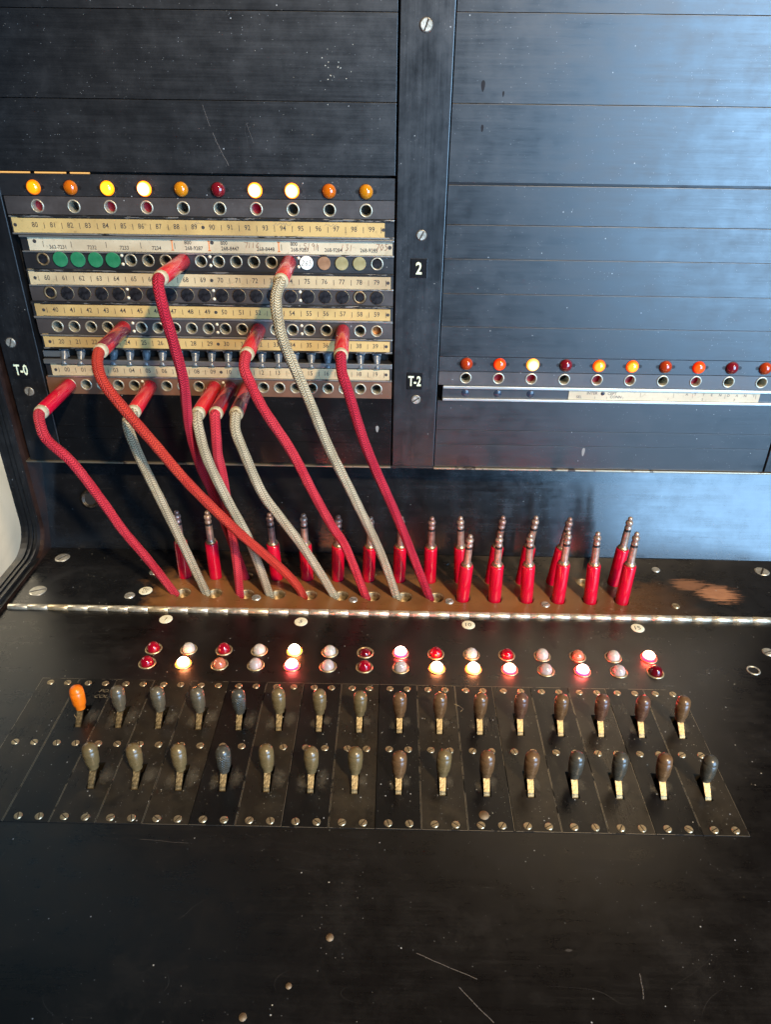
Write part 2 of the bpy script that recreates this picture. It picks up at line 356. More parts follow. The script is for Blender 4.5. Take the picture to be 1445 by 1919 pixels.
def lens(name, col, emit=None, rim=None, es=0., rs=0., milky=False, R=5.):
    """jewel lens; a lit one has the bulb behind its middle: hot in the centre, coloured at the rim"""
    q = NT(name)
    if emit:
        s3 = q.sep(); r = q.mth('SQRT', q.mth('ADD', q.mth('MULTIPLY', s3[0], s3[0]), q.mth('MULTIPLY', s3[1], s3[1])))
        t = q.mr(r, R*.62*MM, R*.97*MM, 0, 1, True)
        q.set(col=col, rough=.15, ecol=q.mix(t, emit, rim), est=q.mr(t, 0, 1, es, rs), coat=.4, coatr=.05)
    else:
        a = q.noise(160, 4, .6)
        q.set(col=q.mix(q.mr(a, .3, .7), tuple(c*.75 for c in col), col), rough=.1, coat=.6, coatr=.04)
        if milky: q.set(sss=.5); q.b.inputs['Subsurface Radius'].default_value = (.003, .002, .0015)
    return q.m
M_lens = dict(
 amber_off=lens('amber_lens', (.52, .19, .006)), orange_off=lens('orange_lens', (.50, .11, .004)), maroon_off=lens('maroon_lens', (.16, .006, .012)),
 orred_off=lens('orange_red_lens', (.36, .035, .006)), red_off=lens('red_lens', (.27, .002, .014)), dred_off=lens('dark_red_lens', (.12, .002, .008)),
 white_off=lens('milky_white_lens', (.50, .49, .46), milky=True), pink_off=lens('pinkish_white_lens', (.48, .42, .42), milky=True), salmon_off=lens('salmon_lens', (.52, .17, .10), milky=True),
 amber_lit=lens('lit_amber_lens', (.6, .2, .0), (1, .34, .01), (1, .13, .0), 1.05, .7), yellow_lit=lens('lit_yellow_lens', (.6, .3, .0), (1, .62, .03), (1, .22, .0), 2.2, 1.6),
 hot_lit=lens('white_hot_amber_lens', (.6, .3, .0), (1, .80, .34), (1, .15, .002), 8.0, 4.5), pale_lit=lens('pale_yellow_lit_lens', (.6, .4, .1), (1, .74, .30), (.9, .30, .02), 3.0, 1.6),
 org_lit=lens('lit_orange_lens', (.6, .1, .0), (1, .30, .03), (.9, .05, .0), 2.2, 1.2), rdo_lit=lens('lit_red_orange_lens', (.5, .03, .0), (1, .07, .01), (.6, .01, .0), 1.7, .8),
 warm_lit=lens('lit_warm_white_lens', (.7, .6, .4), (1, .82, .52), (1, .16, .004), 14.0, 70.0, R=4.9), redw_lit=lens('lit_red_rimmed_lens', (.6, .02, .03), (1, .62, .50), (1, .0003, .0045), 14.0, 110.0, R=4.9),
 redy_lit=lens('lit_yellow_red_lens', (.6, .02, .03), (1, .60, .30), (1, .0003, .004), 9.0, 90.0, R=4.9))
M_sock_glow = plain('socket_painted_glow', (.3, .1, .0), .4, 0, ecol=(1, .16, .0), est=.42)  # emission painted on socket rings of bright lamps to imitate their halo
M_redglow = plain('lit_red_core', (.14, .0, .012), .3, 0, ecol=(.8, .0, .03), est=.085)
M_gapglow = plain('gap_glow_strip', (.5, .3, .1), .4, 0, ecol=(1., .46, .10), est=.9)
M_copper = varied('copper_core', (.45, .16, .05), (.75, .35, .15), .3, .9, 300, .3)

# ------------------------------------------------------------ the switchboard cabinet
board = empty('telephone_switchboard', (0, 0, 0), 'old black manual telephone switchboard with jack panels, plug shelf and key shelf', 'switchboard')
PUT = lambda y: (lambda u, v: (u, y, v))          # upright sheet at depth y
FLAT = lambda z: (lambda u, v: (u, v, z))         # level sheet at height z

def panel(name, x0, x1, z0, z1, mat, bev=.5, y=0.0, label=None):
    mb = MB(); box(mb, x0, x1, y, y+9, z0, z1, 0, bev); o = mb.build(name, mat, board)
    if label: o['label'] = label
    return o
pi = 0
LX0, LX1 = -284.6, -.9
for z0, z1 in ((416.4, 470), (365.9, 416), (320.6, 365.5)):
    panel('blank_panel', LX0, LX1, z0, z1, M_panel[pi % 3], .16); pi += 1
for z0, z1 in ((124.6, 153.3), (113.4, 124.4), (92.2, 113.2)):
    panel('blank_panel', LX0, LX1, z0, z1, M_lower, .12); pi += 1
RX0, RX1 = 37.0, 320.6
for z0, z1 in ((416.9, 470), (365.9, 416.6), (317.0, 365.6), (288.9, 315.2), (264.9, 288.6), (239.5, 264.7), (214.1, 239.3), (190.1, 213.9)):
    panel('blank_panel', RX0, RX1, z0, z1, M_panel[pi % 3], .14, label='blank panel with a brown gap above it' if z0 == 288.9 else None); pi += 1
for z0, z1 in ((126.8, 152.6), (113.4, 126.6), (92.2, 113.2)):
    panel('blank_panel', RX0, RX1, z0, z1, M_panel[pi % 3], .12); pi += 1
mb = MB(); box(mb, RX0, RX1, 2.5, 6, 314, 318); mb.build('wooden_strip', M_brownedge, board)
post = panel('centre_post', .5, 36.2, 92.2, 470, M_post, .6, -.8, 'black upright post marked 2 and T-2')
lpost = panel('left_post', -314.4, -285.4, 92.2, 330, M_post, .6, -.8, 'black upright post marked T-0')
rpost = panel('right_post', 321.6, 345, 92.2, 470, M_post, .6, -.8)
box_ = MB(); box(box_, -318, 380, 9.5, 12, 92.2, 480); box_.build('backing_board', M_dark, board)
# upper left of the post: dark frame, going on out of the picture
panel('left_post_cap', -318, -285.4, 330.4, 470, M_post, .5, -.8)
for (z, t, sx, hh, pr, cx) in ((257.8, '2', .78, 9.0, post, 18), (169.4, 'T-2', .62, 8.6, post, 17.6), (173.6, 'T-0', .62, 9.2, lpost, -302.4)):
    mb = MB(); box(mb, cx-6.3, cx+6.3, -1.5, -.7, z-7, z+7, 0, .2)
    text(mb, t, hh, PUT(-1.62), cx, z+.2, 1, sx, .022)
    mb.build('number_plaque', [M_black, plain('cream_lettering', (.74, .76, .50), .4)], pr)
for (x, z, r, a, pr) in ((17.6, 409.5, 3.9, 1.2, post), (19.2, 281.3, 3.5, 1.1, post), (19.2, 153.6, 3.6, .6, post), (-300.3, 155.2, 3.7, 1.3, lpost), (-305.5, 196, 3.7, 1.2, lpost), (335, 300, 3.7, 1, rpost)):
    mb = MB(); screw(mb, r, a, OUT, (x, -1.0, z), 1.0); lathe(mb, [(r*1.04, .1), (r*1.22, .12)], 20, OUT, (x, -.8, z), 1); mb.build('screw', [M_screwn, M_slot], pr)
# ledge under the jack field, lower panel
mb = MB(); box(mb, -318, -1, -2.2, 32, 90.6, 92.0, 0, .3); mb.build('ledge', M_ledge, board)
mb = MB(); box(mb, 36.5, 380, -2.2, 32, 90.4, 91.8, 0, .3); mb.build('ledge', M_ledge, board)
mb = MB(); box(mb, -1, 36.5, -.8, 32, 90.2, 92.1, 0, .3); mb.build('ledge', M_post, board)
mb = MB(); TB, TT = .6, 26.0                                     # the lower panel leans back under the ledge
vs = [(x, y+d, z) for d in (0, 8) for x in (-318, 380) for (y, z) in ((TB+.5, -3), (TT, 90.0))]
mb.add(vs, [(0, 2, 3, 1), (4, 5, 7, 6), (0, 1, 5, 4), (2, 6, 7, 3)]); lower = mb.build('lower_panel', M_lower, board)
TILT = math.atan2(TT-TB, 90.); OUT_T = Matrix.Rotation(-TILT, 3, 'X') @ OUT; RC = (-276, 13.7, 46.3)
mb = MB()
for (r0, r1, z0, z1) in ((8.6, 5.4, .0, 1.6),):
    lathe(mb, [(8.8, 0), (8.8, 1.6), (7.6, 2.4), (6.6, 2.4), (6.4, .4), (5.2, .4)], 28, OUT_T, RC, 0)
for k in range(6):
    a = k*PI/3; lathe(mb, [(.7, 2.2), (.6, 3.0), (0, 3.1)], 8, OUT_T, Vector(RC)+OUT_T @ Vector((7.1*math.cos(a), 7.1*math.sin(a), 0)), 0)
disc(mb, 5.3, .45, 24, OUT_T, RC, 1)
o = mb.build('socket_ring', [varied('dark_socket', (.008, .007, .006), (.06, .05, .038), .35, .6, 300, .4), M_dark], board)

# ------------------------------------------------------------ jack rows
ORD = ['first', 'second', 'third', 'fourth', 'fifth', 'sixth', 'seventh', 'eighth', 'ninth', 'tenth', 'eleventh', 'twelfth', 'thirteenth', 'fourteenth', 'fifteenth', 'sixteenth']
def jack_mesh(mat, r0=4.75, r1=3.75, core=None):
    mb = MB()
    lathe(mb, [(r0+.1, -.3), (r0, .35), (r0-.25, .55), (r1+.15, .55), (r1, .3), (r1, -14)], 28, OUT, (0, 0, 0), 0)
    disc(mb, r1, -13.9 if core is None else -5.5, 20, OUT, (0, 0, 0), 1)
    me = MB.build(mb, 'jack', [mat, M_dark if core is None else core]); d = me.data; bpy.data.objects.remove(me); return d
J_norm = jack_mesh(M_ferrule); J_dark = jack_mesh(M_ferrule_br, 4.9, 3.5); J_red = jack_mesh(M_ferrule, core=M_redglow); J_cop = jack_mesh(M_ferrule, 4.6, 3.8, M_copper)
def strip(name, x0, x1, z0, z1, zj, xs, mat, y=-.3, skip=(), special={}, pins=(), r=4.7, noring=()):
    """row strip: real holes with a ferrule in each"""
    mb = MB()
    holed(mb, x0, x1, z0, z1, [(x, zj, r) for x in xs], PUT(y))
    e = .0
    mb.add([(x0, y, z0), (x1, y, z0), (x1, 9, z0), (x0, 9, z0)], [(0, 1, 2, 3)]); mb.add([(x0, y, z1), (x1, y, z1), (x1, 9, z1), (x0, 9, z1)], [(3, 2, 1, 0)])
    mb.add([(x0, y, z0), (x0, y, z1), (x0, 9, z1), (x0, 9, z0)], [(3, 2, 1, 0)]); mb.add([(x1, y, z0), (x1, y, z1), (x1, 9, z1), (x1, 9, z0)], [(0, 1, 2, 3)])
    for x in xs: lathe(mb, [(r, 0), (r, -8)], 20, OUT, (x, y, zj))
    s = mb.build(name, mat, board)
    for k, x in enumerate(xs):
        if k in noring: continue
        link('jack', special.get(k, J_norm), s, (x, y, zj))
    if pins:
        for x in pins:
            for dz in (3.4, -3.0):
                mb = MB(); lathe(mb, [(1.25, -.1), (1.2, .25), (0, .35)], 12, OUT, (0, 0, 0), 0); mb.build('pin', M_dot, s, (x, y, zj+dz))
    return s
XS = [-265.3+13.255*k for k in range(20)]
XL = [-260.9+26.58*k for k in range(10)]
XR = [58.9+26.58*k for k in range(10)]
PINS = (-205.3, -139., -72.4)
strip('jack_strip', -284, -1, 291.8, 304.0, 297.4, XL, M_strip_br, special={0: J_red, 2: J_red, 3: J_red, 6: J_red})
strip('jack_strip', -279.5, -1, 253.4, 265.0, 260.4, XS, M_strip, skip=(), special={0: J_dark, 19: J_norm}, pins=PINS)
strip('jack_strip', -280.5, -1, 229.4, 240.2, 235.5, XS, M_strip_br, pins=PINS, r=5.3, special={k: J_dark for k in (0, 18)}, noring=[k for k in range(20) if k not in (0, 18)])
strip('jack_strip', -281, -1, 203.6, 215.6, 209.5, XS, M_strip_br, special={19: J_cop}, pins=PINS)
strip('jack_strip', -284, -1, 153.6, 168.0, 161.6, XS, M_strip_rust, pins=(-205.3, -139.))
strip('jack_strip', 37.2, 320.6, 166.5, 177.6, 172.5, XR, M_strip_br, special={k: J_red for k in (1, 2, 4, 5, 7)})
def lampstrip(x0, x1, z0, z1, zj, xs):
    mb = MB(); y = 0.
    holed(mb, x0, x1, z0, z1, [(x, zj, 5.35) for x in xs], PUT(y))
    mb.add([(x0, y, z0), (x1, y, z0), (x1, 9, z0), (x0, 9, z0)], [(0, 1, 2, 3)]); mb.add([(x0, y, z1), (x1, y, z1), (x1, 9, z1), (x0, 9, z1)], [(3, 2, 1, 0)])
    for x in xs: lathe(mb, [(5.35, 0), (5.35, -9)], 24, OUT, (x, y, zj))
    s = mb.build('lamp_strip', M_strip, board)
    for x in xs:
        for sx in (-1, 1): mb = MB(); lathe(mb, [(1.5, 0), (1.5, .06), (0, .06)], 12, OUT, (0, 0, 0), 0, False); mb.build('socket_notch', M_notch, s, (x+sx*6.3, 0, zj))
lampstrip(-286, -1, 304.4, 318.8, 309.9, XL)
lampstrip(37.0, 320.6, 178.0, 189.8, 184.2, XR)
# added glowing strips imitate lamplight leaking through the gap above the lamp strip
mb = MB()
for a, b in ((-286, -263), (-259.5, -237), (-234, -220)): mb = MB(); box(mb, a, b, 3, 4, 318.9, 319.8); mb.build('gap_glow_strip', M_gapglow, board)

# ------------------------------------------------------------ numbered strips
HW = {'7': [[(0, 4), (2.4, 4), (1, 0)]], '1': [[(1, 4), (.8, 0)]], '6': [[(2, 4), (.6, 2), (.5, .6), (1.4, 0), (2.2, .8), (1.6, 1.7), (.7, 1.4)]], '5': [[(2, 4), (.7, 4), (.5, 2.4), (1.6, 2.4), (2, 1.2), (1, 0), (.2, .3)]], '9': [[(2.1, 3), (1, 4), (.3, 3), (1, 2), (2, 2.8), (2.1, -.8)]], '3': [[(.3, 4), (1.6, 4), (1, 2.4), (2, 1.4), (1.1, 0), (.2, .4)]], '0': [[(1, 4), (.2, 2), (1, 0), (2, 1.8), (1.2, 4)]], '2': [[(.3, 3.2), (1.2, 4), (2, 3), (.2, 0), (2.2, .3)]]}
def word(par, nm, t, h, put, x, z, mat, sx=.9, bold=.006):
    mb = MB(); text(mb, t, h, lambda u, v: (lambda p: (p[0]-x, p[1], p[2]-z))(put(u, v)), x, z, 0, sx, bold); return mb.build(nm, mat, par, (x, 0, z))
def hand(mb, s, x, z, k, put, mi, wd=.35, sl=.1):
    for ch in s:
        for st in HW[ch]:
            ribbon(mb, [(x+(px+py*sl)*k+random.uniform(-.12, .12), z+py*k+random.uniform(-.1, .1)) for px, py in st], wd, put, mi)
        x += 2.9*k
def numbers(x0, x1, z0, z1, pz0, pz1, px0, px1, pap, first, tx, tp, rails, notch=True, digs=True):
    """channel with rails, paper slip and printed numbers"""
    mb = MB(); box(mb, x0, x1, -.2, 9, z0, z1); s = mb.build('number_strip', M_strip, board)
    s['label'] = 'number strip reading %02d to %02d' % (first, first+19) if digs else 'number strip with printed telephone numbers and pencilled notes'
    for (a, b, yy, mt) in rails:
        m2 = MB(); box(m2, x0, x1, yy, -.2, a, b, 0, .22); m2.build('rail', mt, s)
    m3 = MB(); box(m3, px0, px1, -.75, -.25, pz0, pz1)
    if notch: box(m3, px0-4.6, px0+.01, -.74, -.25, pz0-.2, pz1+2.2)
    m3.build('paper_slip', M_pap[pap], s)
    mt = MB(); zc = (pz0+pz1)/2; P = PUT(-.83)
    if digs:
        for k in range(20):
            x = tx+tp*k
            word(s, 'printed_number', '%02d' % (first+k), 3.7, P, x, zc+.5, M_ink, .88)
            if k not in (9,): ribbon(mt, [(x+tp*.53, zc-2.0), (x+tp*.53, zc+1.9)], .4, P)
        ribbon(mt, [(tx-tp*.5, zc-1.8), (tx-tp*.5, zc+1.8)], .4, P) if first < 80 else None
        for x in (tx-tp*.5-(2.6 if first < 80 else 8), tx+tp*9.5, tx+tp*19.5+2.0):
            lathe(mt, [(1.25, 0), (1.25, .12), (0, .12)], 14, OUT, (x, -.8, zc+.2), 0, False)
    return s, mt, zc
for (x0, z0, z1, pz0, pz1, px0, px1, pap, first, tx, tp, rails) in (
    (-283.5, 277.9, 291.4, 279.3, 289.2, -277.5, -8, 'a', 80, -265.6, 13.06, ((289.9, 291.4, -1.4, M_rail_dark), (277.9, 279.2, -1.2, M_rail))),
    (-280, 240.5, 253.1, 241.9, 250.9, -274, -3, 'b', 60, -265.0, 13.23, ((251.6, 252.9, -1.2, M_rail_dark), (240.5, 241.7, -1.2, M_rail))),
    (-282, 215.9, 229.1, 217.9, 226.6, -275, -3, 'a', 40, -264.0, 13.19, ((227.4, 228.9, -1.2, M_rail_dark), (215.9, 217.5, -1.2, M_rail))),
    (-280, 191.4, 203.3, 193.0, 201.3, -274, -3, 'a', 20, -264.6, 13.17, ((201.9, 203.2, -1.2, M_rail), (191.4, 192.7, -.9, M_rail_dark))),
    (-282, 168.2, 183.3, 169.6, 178.4, -273, -3, 'b', 0, -265.0, 13.2, ((179.6, 183.3, -2.4, M_rail_bare), (168.2, 169.3, -1.2, M_rail)))):
    s, mt, zc = numbers(x0, -1, z0, z1, pz0, pz1, px0, px1, pap, first, tx, tp, rails)
    mt.build('division_marks', M_ink, s, stuff=True)
    if first == 80:
        mp = MB(); P = PUT(-.86)
        for x0_, x1_ in ((-148, -140), (-90, -76), (-52, -42)):
            x = x0_; pts = []
            while x < x1_: pts.append((x, zc+3.2+random.uniform(-1, 1.2))); x += .8
            ribbon(mp, pts, .2, P)
        mp.build('pencil_scribble', M_pencil, s)
s, mt, zc = numbers(-279, 1-2, 265.3, 277.6, 266.7, 275.9, -273.5, -2, 'c', 0, 0, 1, ((276.1, 277.5, -2.2, M_rail_bare), (265.3, 266.5, -1.5, M_rail)), False, False)
P = PUT(-.83)
for t, x, z in (('362-7231', -252, 269.3), ('7232', -226.3, 269.3), ('7233', -202.2, 269.4), ('7234', -178, 269.5), ('268-9287', -150.0, 269.8), ('268-8447', -123, 269.9), ('268-8448', -96.5, 269.9), ('268-9283', -71.2, 269.9), ('268-9284', -46, 269.9), ('268-9285', -19.6, 270)):
    word(s, 'printed_number', t, 2.9, P, x, z, M_ink, .88, .012)
for x in (-154.2, -127.3, -75.3): word(s, 'printed_number', '800', 2.9, P, x, 273.8, M_ink, .9, .012)
for x in (-262.5, -241.5, -215.4, -189.6, -164.2, -84.6, -57.4): ribbon(mt, [(x, 269.2), (x, 273.2)], .4, P)
for x, z in ((-268.5, 273.2), (-136.2, 274.0), (-1.4-2.6, 272.2)): lathe(mt, [(1.4, 0), (1.4, .12), (0, .12)], 14, OUT, (x, -.8, z), 0, False)
mt.build('division_marks', M_ink, s, stuff=True)
P = PUT(-.87)
for t, x, z, k, wd in (('7116', -112.2, 270.6, .95, .35), ('5191', -68.5, 270.2, 1.05, .35), ('131', -40.5, 269.4, 1.1, .35), ('705', -14.5, 270.2, 1.1, .45)):
    mh = MB(); hand(mh, t, x, z, k, P, 0, wd); mh.build('handwritten_number', M_brown_ink, s)
for x in (-86.6, -138.5, -166): mh = MB(); ribbon(mh, [(x-1, 275), (x+1, 275)], .6, P, 1); ribbon(mh, [(x, 275), (x, 268.4)], .9, P, 1); ribbon(mh, [(x-1, 268.2), (x+1, 268.2)], .6, P, 1); mh.build('orange_mark', [M_brown_ink, M_orange_ink], s)

# right: attendant strip
mb = MB(); box(mb, 41, 320.6, .4, 9, 153.2, 166.2); s = mb.build('number_strip', M_strip, board); s['label'] = 'metal-railed strip with a torn slip reading INTERCEPT and ATTENDANT'
for a, b in ((163.6, 165.8), (153.2, 155.2)):
    m2 = MB(); box(m2, 41, 320.6, -1.6, .4, a, b, 0, .3); m2.build('rail', worn_metal('silver_rail', .2, met=(.62, .62, .58)), s)
m3 = MB(); box(m3, 144.3, 300, -.1, .35, 155.4, 163.4); m3.build('paper_slip', M_pap['c'], s)
mt = MB(); P = PUT(-.2)
M_gink = plain('grey_ink', (.10, .09, .085), .6)
for t, x, z in (('SEL', 153, 157.8), ('INTER', 163.4, 161.2), ('CEPT', 179.6, 161.0), ('CONN', 183, 158.2)): word(s, 'printed_word', t, 2.4, P, x, z, M_gink, .95, .012)
for i, ch in enumerate('ATTENDANT'): word(s, 'printed_letter', ch, 2.1, P, 240.5+i*6.8, 161.4-i*.05, M_gink, 1)
for t, x in (('1', 226), ('2', 254), ('3', 280)): word(s, 'printed_number', t, 2.0, P, x, 157.3, M_gink, 1)
for x in (203, 230, 245.5, 272, 297): ribbon(mt, [(x, 158.3), (x-.3, 162)], .25, P)
for x in (166, 175.6, 189): ribbon(mt, [(x, 156.4), (x, 158.2)], .25, P)
mt.build('division_marks', M_gink, s, stuff=True)
M_btn = plain('blue_black_button', (.02, .03, .05), .25)
for x, y, z, r in ((172, -.1, 161, 1.7), (59.5, .4, 159.4, 3.3), (86, .4, 159.4, 3.3), (113, .4, 159.4, 3.3)): mt = MB(); lathe(mt, [(r, -.1), (r*.9, .35), (0, .45)], 18, OUT); mt.build('strip_button', M_btn, s, (x, y, z))

# open slot below 20-39: jack bodies and a wire clip seen inside
mb = MB(); box(mb, -284, -1, 16, 18, 180, 195); mb.build('slot_back', M_dark, board)
for k in range(20):
    x = XS[k]+(-1.0 if k < 12 else 0); mb = MB()
    ax = (.10, -.62, -.75)
    lathe(mb, [(2.6, -9), (3.0, -7.5), (2.7, -3), (3.3, 0), (3.6, 2.6), (3.0, 4.6), (0, 5)], 16, frame((-.06, .55, .83)), (x, 3.6, 186.0), 0)
    box(mb, x-3.6, x+3.6, 2.6, 5.2, 189.2, 190.6, 1, .2)
    mb.build('jack_body', [M_slatebody if False else bpy.data.materials.get('slate_body') or varied('slate_body', (.05, .065, .08), (.12, .14, .16), .3, .1, 300, .2), M_rail_bare], board)
mb = MB(); box(mb, -283, -262, 2, 3, 184, 189, 0, .3); mb.build('spring_clip', plain('grey_clip', (.16, .18, .19), .35, .6), board)

# ------------------------------------------------------------ plug shelf, hinge, key shelf
BK = [-181.3+27.1*i for i in range(15)]
YB, YF = -39.0, -65.0
BH = [x+0.2 for x in BK]; FHx = [x+(4.4 if i < 9 else 0) for i, x in enumerate(BK)]
mb = MB()
holed(mb, -318, 380, -87.0, 0.55, [(x, YB, 6.6) for x in BH]+[(x, YF, 7.3) for x in FHx], FLAT(0), seg=28)
for x in BH: lathe(mb, [(6.6, 0), (6.6, -6)], 28, UP, (x, YB, 0))
for x in FHx: lathe(mb, [(7.3, 0), (7.3, -6)], 28, UP, (x, YF, 0))
mb.add([(-318, -87, 0), (380, -87, 0), (380, -87, -6), (-318, -87, -6)], [(0, 3, 2, 1)])
shelf = mb.build('plug_shelf', M_shelf, board)
for (xs, Y, r) in ((BH, YB, 6.4), (FHx, YF, 7.1)):
    for x in xs:
        mb = MB(); lathe(mb, [(r+.15, -.25), (r-.2, -.1), (r-1.1, -1.2), (r-1.2, -14), (0, -14)], 28, UP, (0, 0, 0)); mb.build('plug_seat', M_ferrule_br, shelf, (x, Y, 0))
for (x, y, r, a, mt) in ((-300.4, -14.9, 6.3, 1.0, 0), (-300.7, -66, 6.8, .4, 0), (338.1, -17.1, 6.2, 1.0, 0), (241.6, -71.4, 3.4, .3, 1), (241.7, -17.6, 3.6, 0, 0), (-220.5, -70.4, 4.2, .2, 0), (-210.2, -36, 3.6, .2, 0), (-112.9, -70.2, 3.9, .4, 0), (-30.5, -70.7, 3.7, 2.6, 0), (50.9, -70.5, 3.7, .7, 0), (131.8, -72.5, 3.6, .5, 0), (52, -12, 3.4, .3, 2)):
    mb = MB(); screw(mb, r, a, UP, (0, 0, 0), .9 if r < 5 else .7); mb.build('screw', [(M_screwn, M_screw, M_mould)[mt], M_slot], shelf, (x, y, 0))
def tagdisc(parent, x, y, r, t, h, shear=0., lines=None):
    mb = MB(); lathe(mb, [(r, -.1), (r, .25), (r-.3, .35), (0, .35)], 28, UP)
    if lines:
        for s_, yy in lines: text(mb, s_, h, FLAT(.42), 0, yy, 1, .9, .01)
    else: text(mb, t, h, FLAT(.42), 0, 0, 1, 1.0, .006, shear)
    mb.build('number_disc', [M_ivory, M_ink], parent, (x, y, 0))
tagdisc(shelf, -209.1, -63.2, 5.6, '', 3., lines=(('TEC', 1.9), ('CT', -2.1)))
# hinge
HR = 2.7
i = 0; x = -314.5
while x < 380:
    mb = MB(); L = 16.55
    lathe(mb, [(0, 0), (HR-.12, 0), (HR, .12), (HR, L-.14), (HR-.12, L-.03), (0, L-.03)], 16, frame((1, 0, 0)), (x, -89.4, .7), 0, True)
    o = mb.build('hinge_knuckle', M_hinge2 if i in (2, 7, 12) else M_hinge, board); i += 1; x += L
# key shelf: deck split round the key plates
PX = [-251.1+27.23*k for k in range(18)]; PY0, PY1 = -290.4, -171.4
PXR = PX[-1]
LXs = [BK[i]+1.2 for i in range(15)]
lamps_top = [(x-.2, -137.3) for x in LXs]; lamps_bot = [(x-.2, -153.6) for x in LXs]
mb = MB()
holed(mb, -330, 380, PY1+.15, -92.3, [(x, y, 5.6) for x, y in lamps_top+lamps_bot], FLAT(0), seg=24)
for x, y in lamps_top+lamps_bot: lathe(mb, [(5.6, 0), (5.6, -5), (0, -5)], 24, UP, (x, y, 0))
def quad(mb, x0, x1, y0, y1, z=0, mi=0): mb.add([(x0, y0, z), (x1, y0, z), (x1, y1, z), (x0, y1, z)], [(0, 1, 2, 3)], mi)
quad(mb, -330, PX[0]-.15, PY0-.15, PY1+.15); quad(mb, PXR+.15, 380, PY0-.15, PY1+.15); quad(mb, -330, 380, -620, PY0-.15)
mb.add([(-330, -92.3, 0), (380, -92.3, 0), (380, -92.3, -6), (-330, -92.3, -6)], [(0, 1, 2, 3)])
desk = mb.build('key_shelf', M_desk, board)
mb = MB(); quad(mb, -330, 380, -620, 2, -16); desk2 = mb.build('shelf_underside', M_dark, board)
for x, y, t, h in ((-181, -101.2, 'l', 4.0), (-71.2, -101.3, '5', 4.4), (64.5, -101.4, '10', 4.4), (201.1, -101.5, '15', 4.4)):
    tagdisc(desk, x, y, 5.3, t, h, .25 if t != '10' and t != '15' else 0.)
for (x, y, r, a, m_) in ((294.5, -127.9, 4.4, .4, M_screwn), (-49.1, -268, 0, 0, None)):
    if r: mb = MB(); screw(mb, r, a, UP, (0, 0, 0), .8); mb.build('screw', [m_, M_slot], desk, (x, y, 0))
mb = MB(); lathe(mb, [(5, .05), (4.8, .5), (3.9, .5), (3.7, -.2), (2.6, -.3)], 24, UP); disc(mb, 3.7, .08, 20, UP, (0, 0, 0), 1); mb.build('eyelet', [M_screwn, M_dark], desk, (274, -148.9, 0))
mb = MB(); lathe(mb, [(4.4, .05), (4.0, .4), (0, .4)], 20, UP); mb.build('screw_plug', plain('dark_plug', (.05, .035, .025), .4), desk, (294.5, -170, 0))
# key plates, each with its slots, screws; levers are things of their own
NLT = 16; topx = [-208.2+27.07*i for i in range(16)]; botx = [-181.4+27.02*i for i in range(15)]
YT, YBt = -216.4, -265.4
scr_me = []
for k in range(4):
    mb = MB(); screw(mb, 2.35, (.5, 1.9, 2.5, 1.0)[k], UP, (0, 0, 0), .45); o = mb.build('screw', [M_screw, M_slot]); scr_me.append(o.data); bpy.data.objects.remove(o)
for k in range(17):
    x0, x1 = PX[k]+.22, PX[k+1]-.22; zt = random.uniform(.25, .5)
    mb = MB(); slots = []
    if k >= 1: slots.append((topx[k-1], YT-1.2, YT+19))
    if k >= 2: slots.append((botx[k-2], YBt-1.2, YBt+19))
    y0, y1 = PY0+.2, PY1-.2; slots.sort(key=lambda s_: s_[1]); y = y0
    for (cx, a, b) in slots:
        quad(mb, x0, x1, y, a, zt); quad(mb, x0, cx-2.7, a, b, zt); quad(mb, cx+2.7, x1, a, b, zt); y = b
        for xx in (cx-2.7, cx+2.7): mb.add([(xx, a, zt), (xx, b, zt), (xx, b, -8), (xx, a, -8)], [(0, 1, 2, 3)])
        for yy in (a, b): mb.add([(cx-2.7, yy, zt), (cx+2.7, yy, zt), (cx+2.7, yy, -8), (cx-2.7, yy, -8)], [(0, 1, 2, 3)])
    quad(mb, x0, x1, y, y1, zt)
    ed = .3
    for (ax_, ay, bx, by) in ((x0, y0, x1, y0), (x1, y0, x1, y1), (x1, y1, x0, y1), (x0, y1, x0, y0)):
        mb.add([(ax_, ay, zt), (bx, by, zt), (bx, by, -3), (ax_, ay, -3)], [(0, 1, 2, 3)], 1)
    # worn pale arris along the edges
    for xx, s_ in ((x0, 1), (x1, -1)):
        if random.random() < .75: quad(mb, min(xx, xx+s_*.16), max(xx, xx+s_*.16), y0, y1, zt+.02, 2)
    if random.random() < .9: quad(mb, x0, x1, y1-.2, y1, zt+.03, 2)
    if k > 3: quad(mb, x0, x1, y0, y0+.2, zt+.03, 2)
    pl = mb.build('key_plate', [M_plate[1 if k in (0, 2, 3, 4, 6, 8, 10, 12, 14, 16) else 0], M_dark, bpy.data.materials.get('worn_arris') or worn_metal('worn_arris', .44, black=(.012, .011, .01), met=(.50, .44, .34), sc=(60, 60, 60))], board)
    if k == 0: pl['label'] = 'empty key plate without levers'
    for sx in (-6.1, 6.3):
        for sy in (-175.9, -231.2, -286.4):
            if sy < -280 and k in (0,) and sx < 0: pass
            link('screw', random.choice(scr_me), pl, ((x0+x1)/2+sx+.2, sy, zt))
mb = MB(); text(mb, 'POS', 3.1, FLAT(.62), 0, 2.6, 0, 1.1, .0, .3); text(mb, 'COUP', 3.1, FLAT(.62), .6, -2.8, 0, 1.1, .0, .3)
mb.build('engraved_words', plain('faded_engraving', (.16, .14, .10), .6), desk, (-200.6, -186.2, 0))
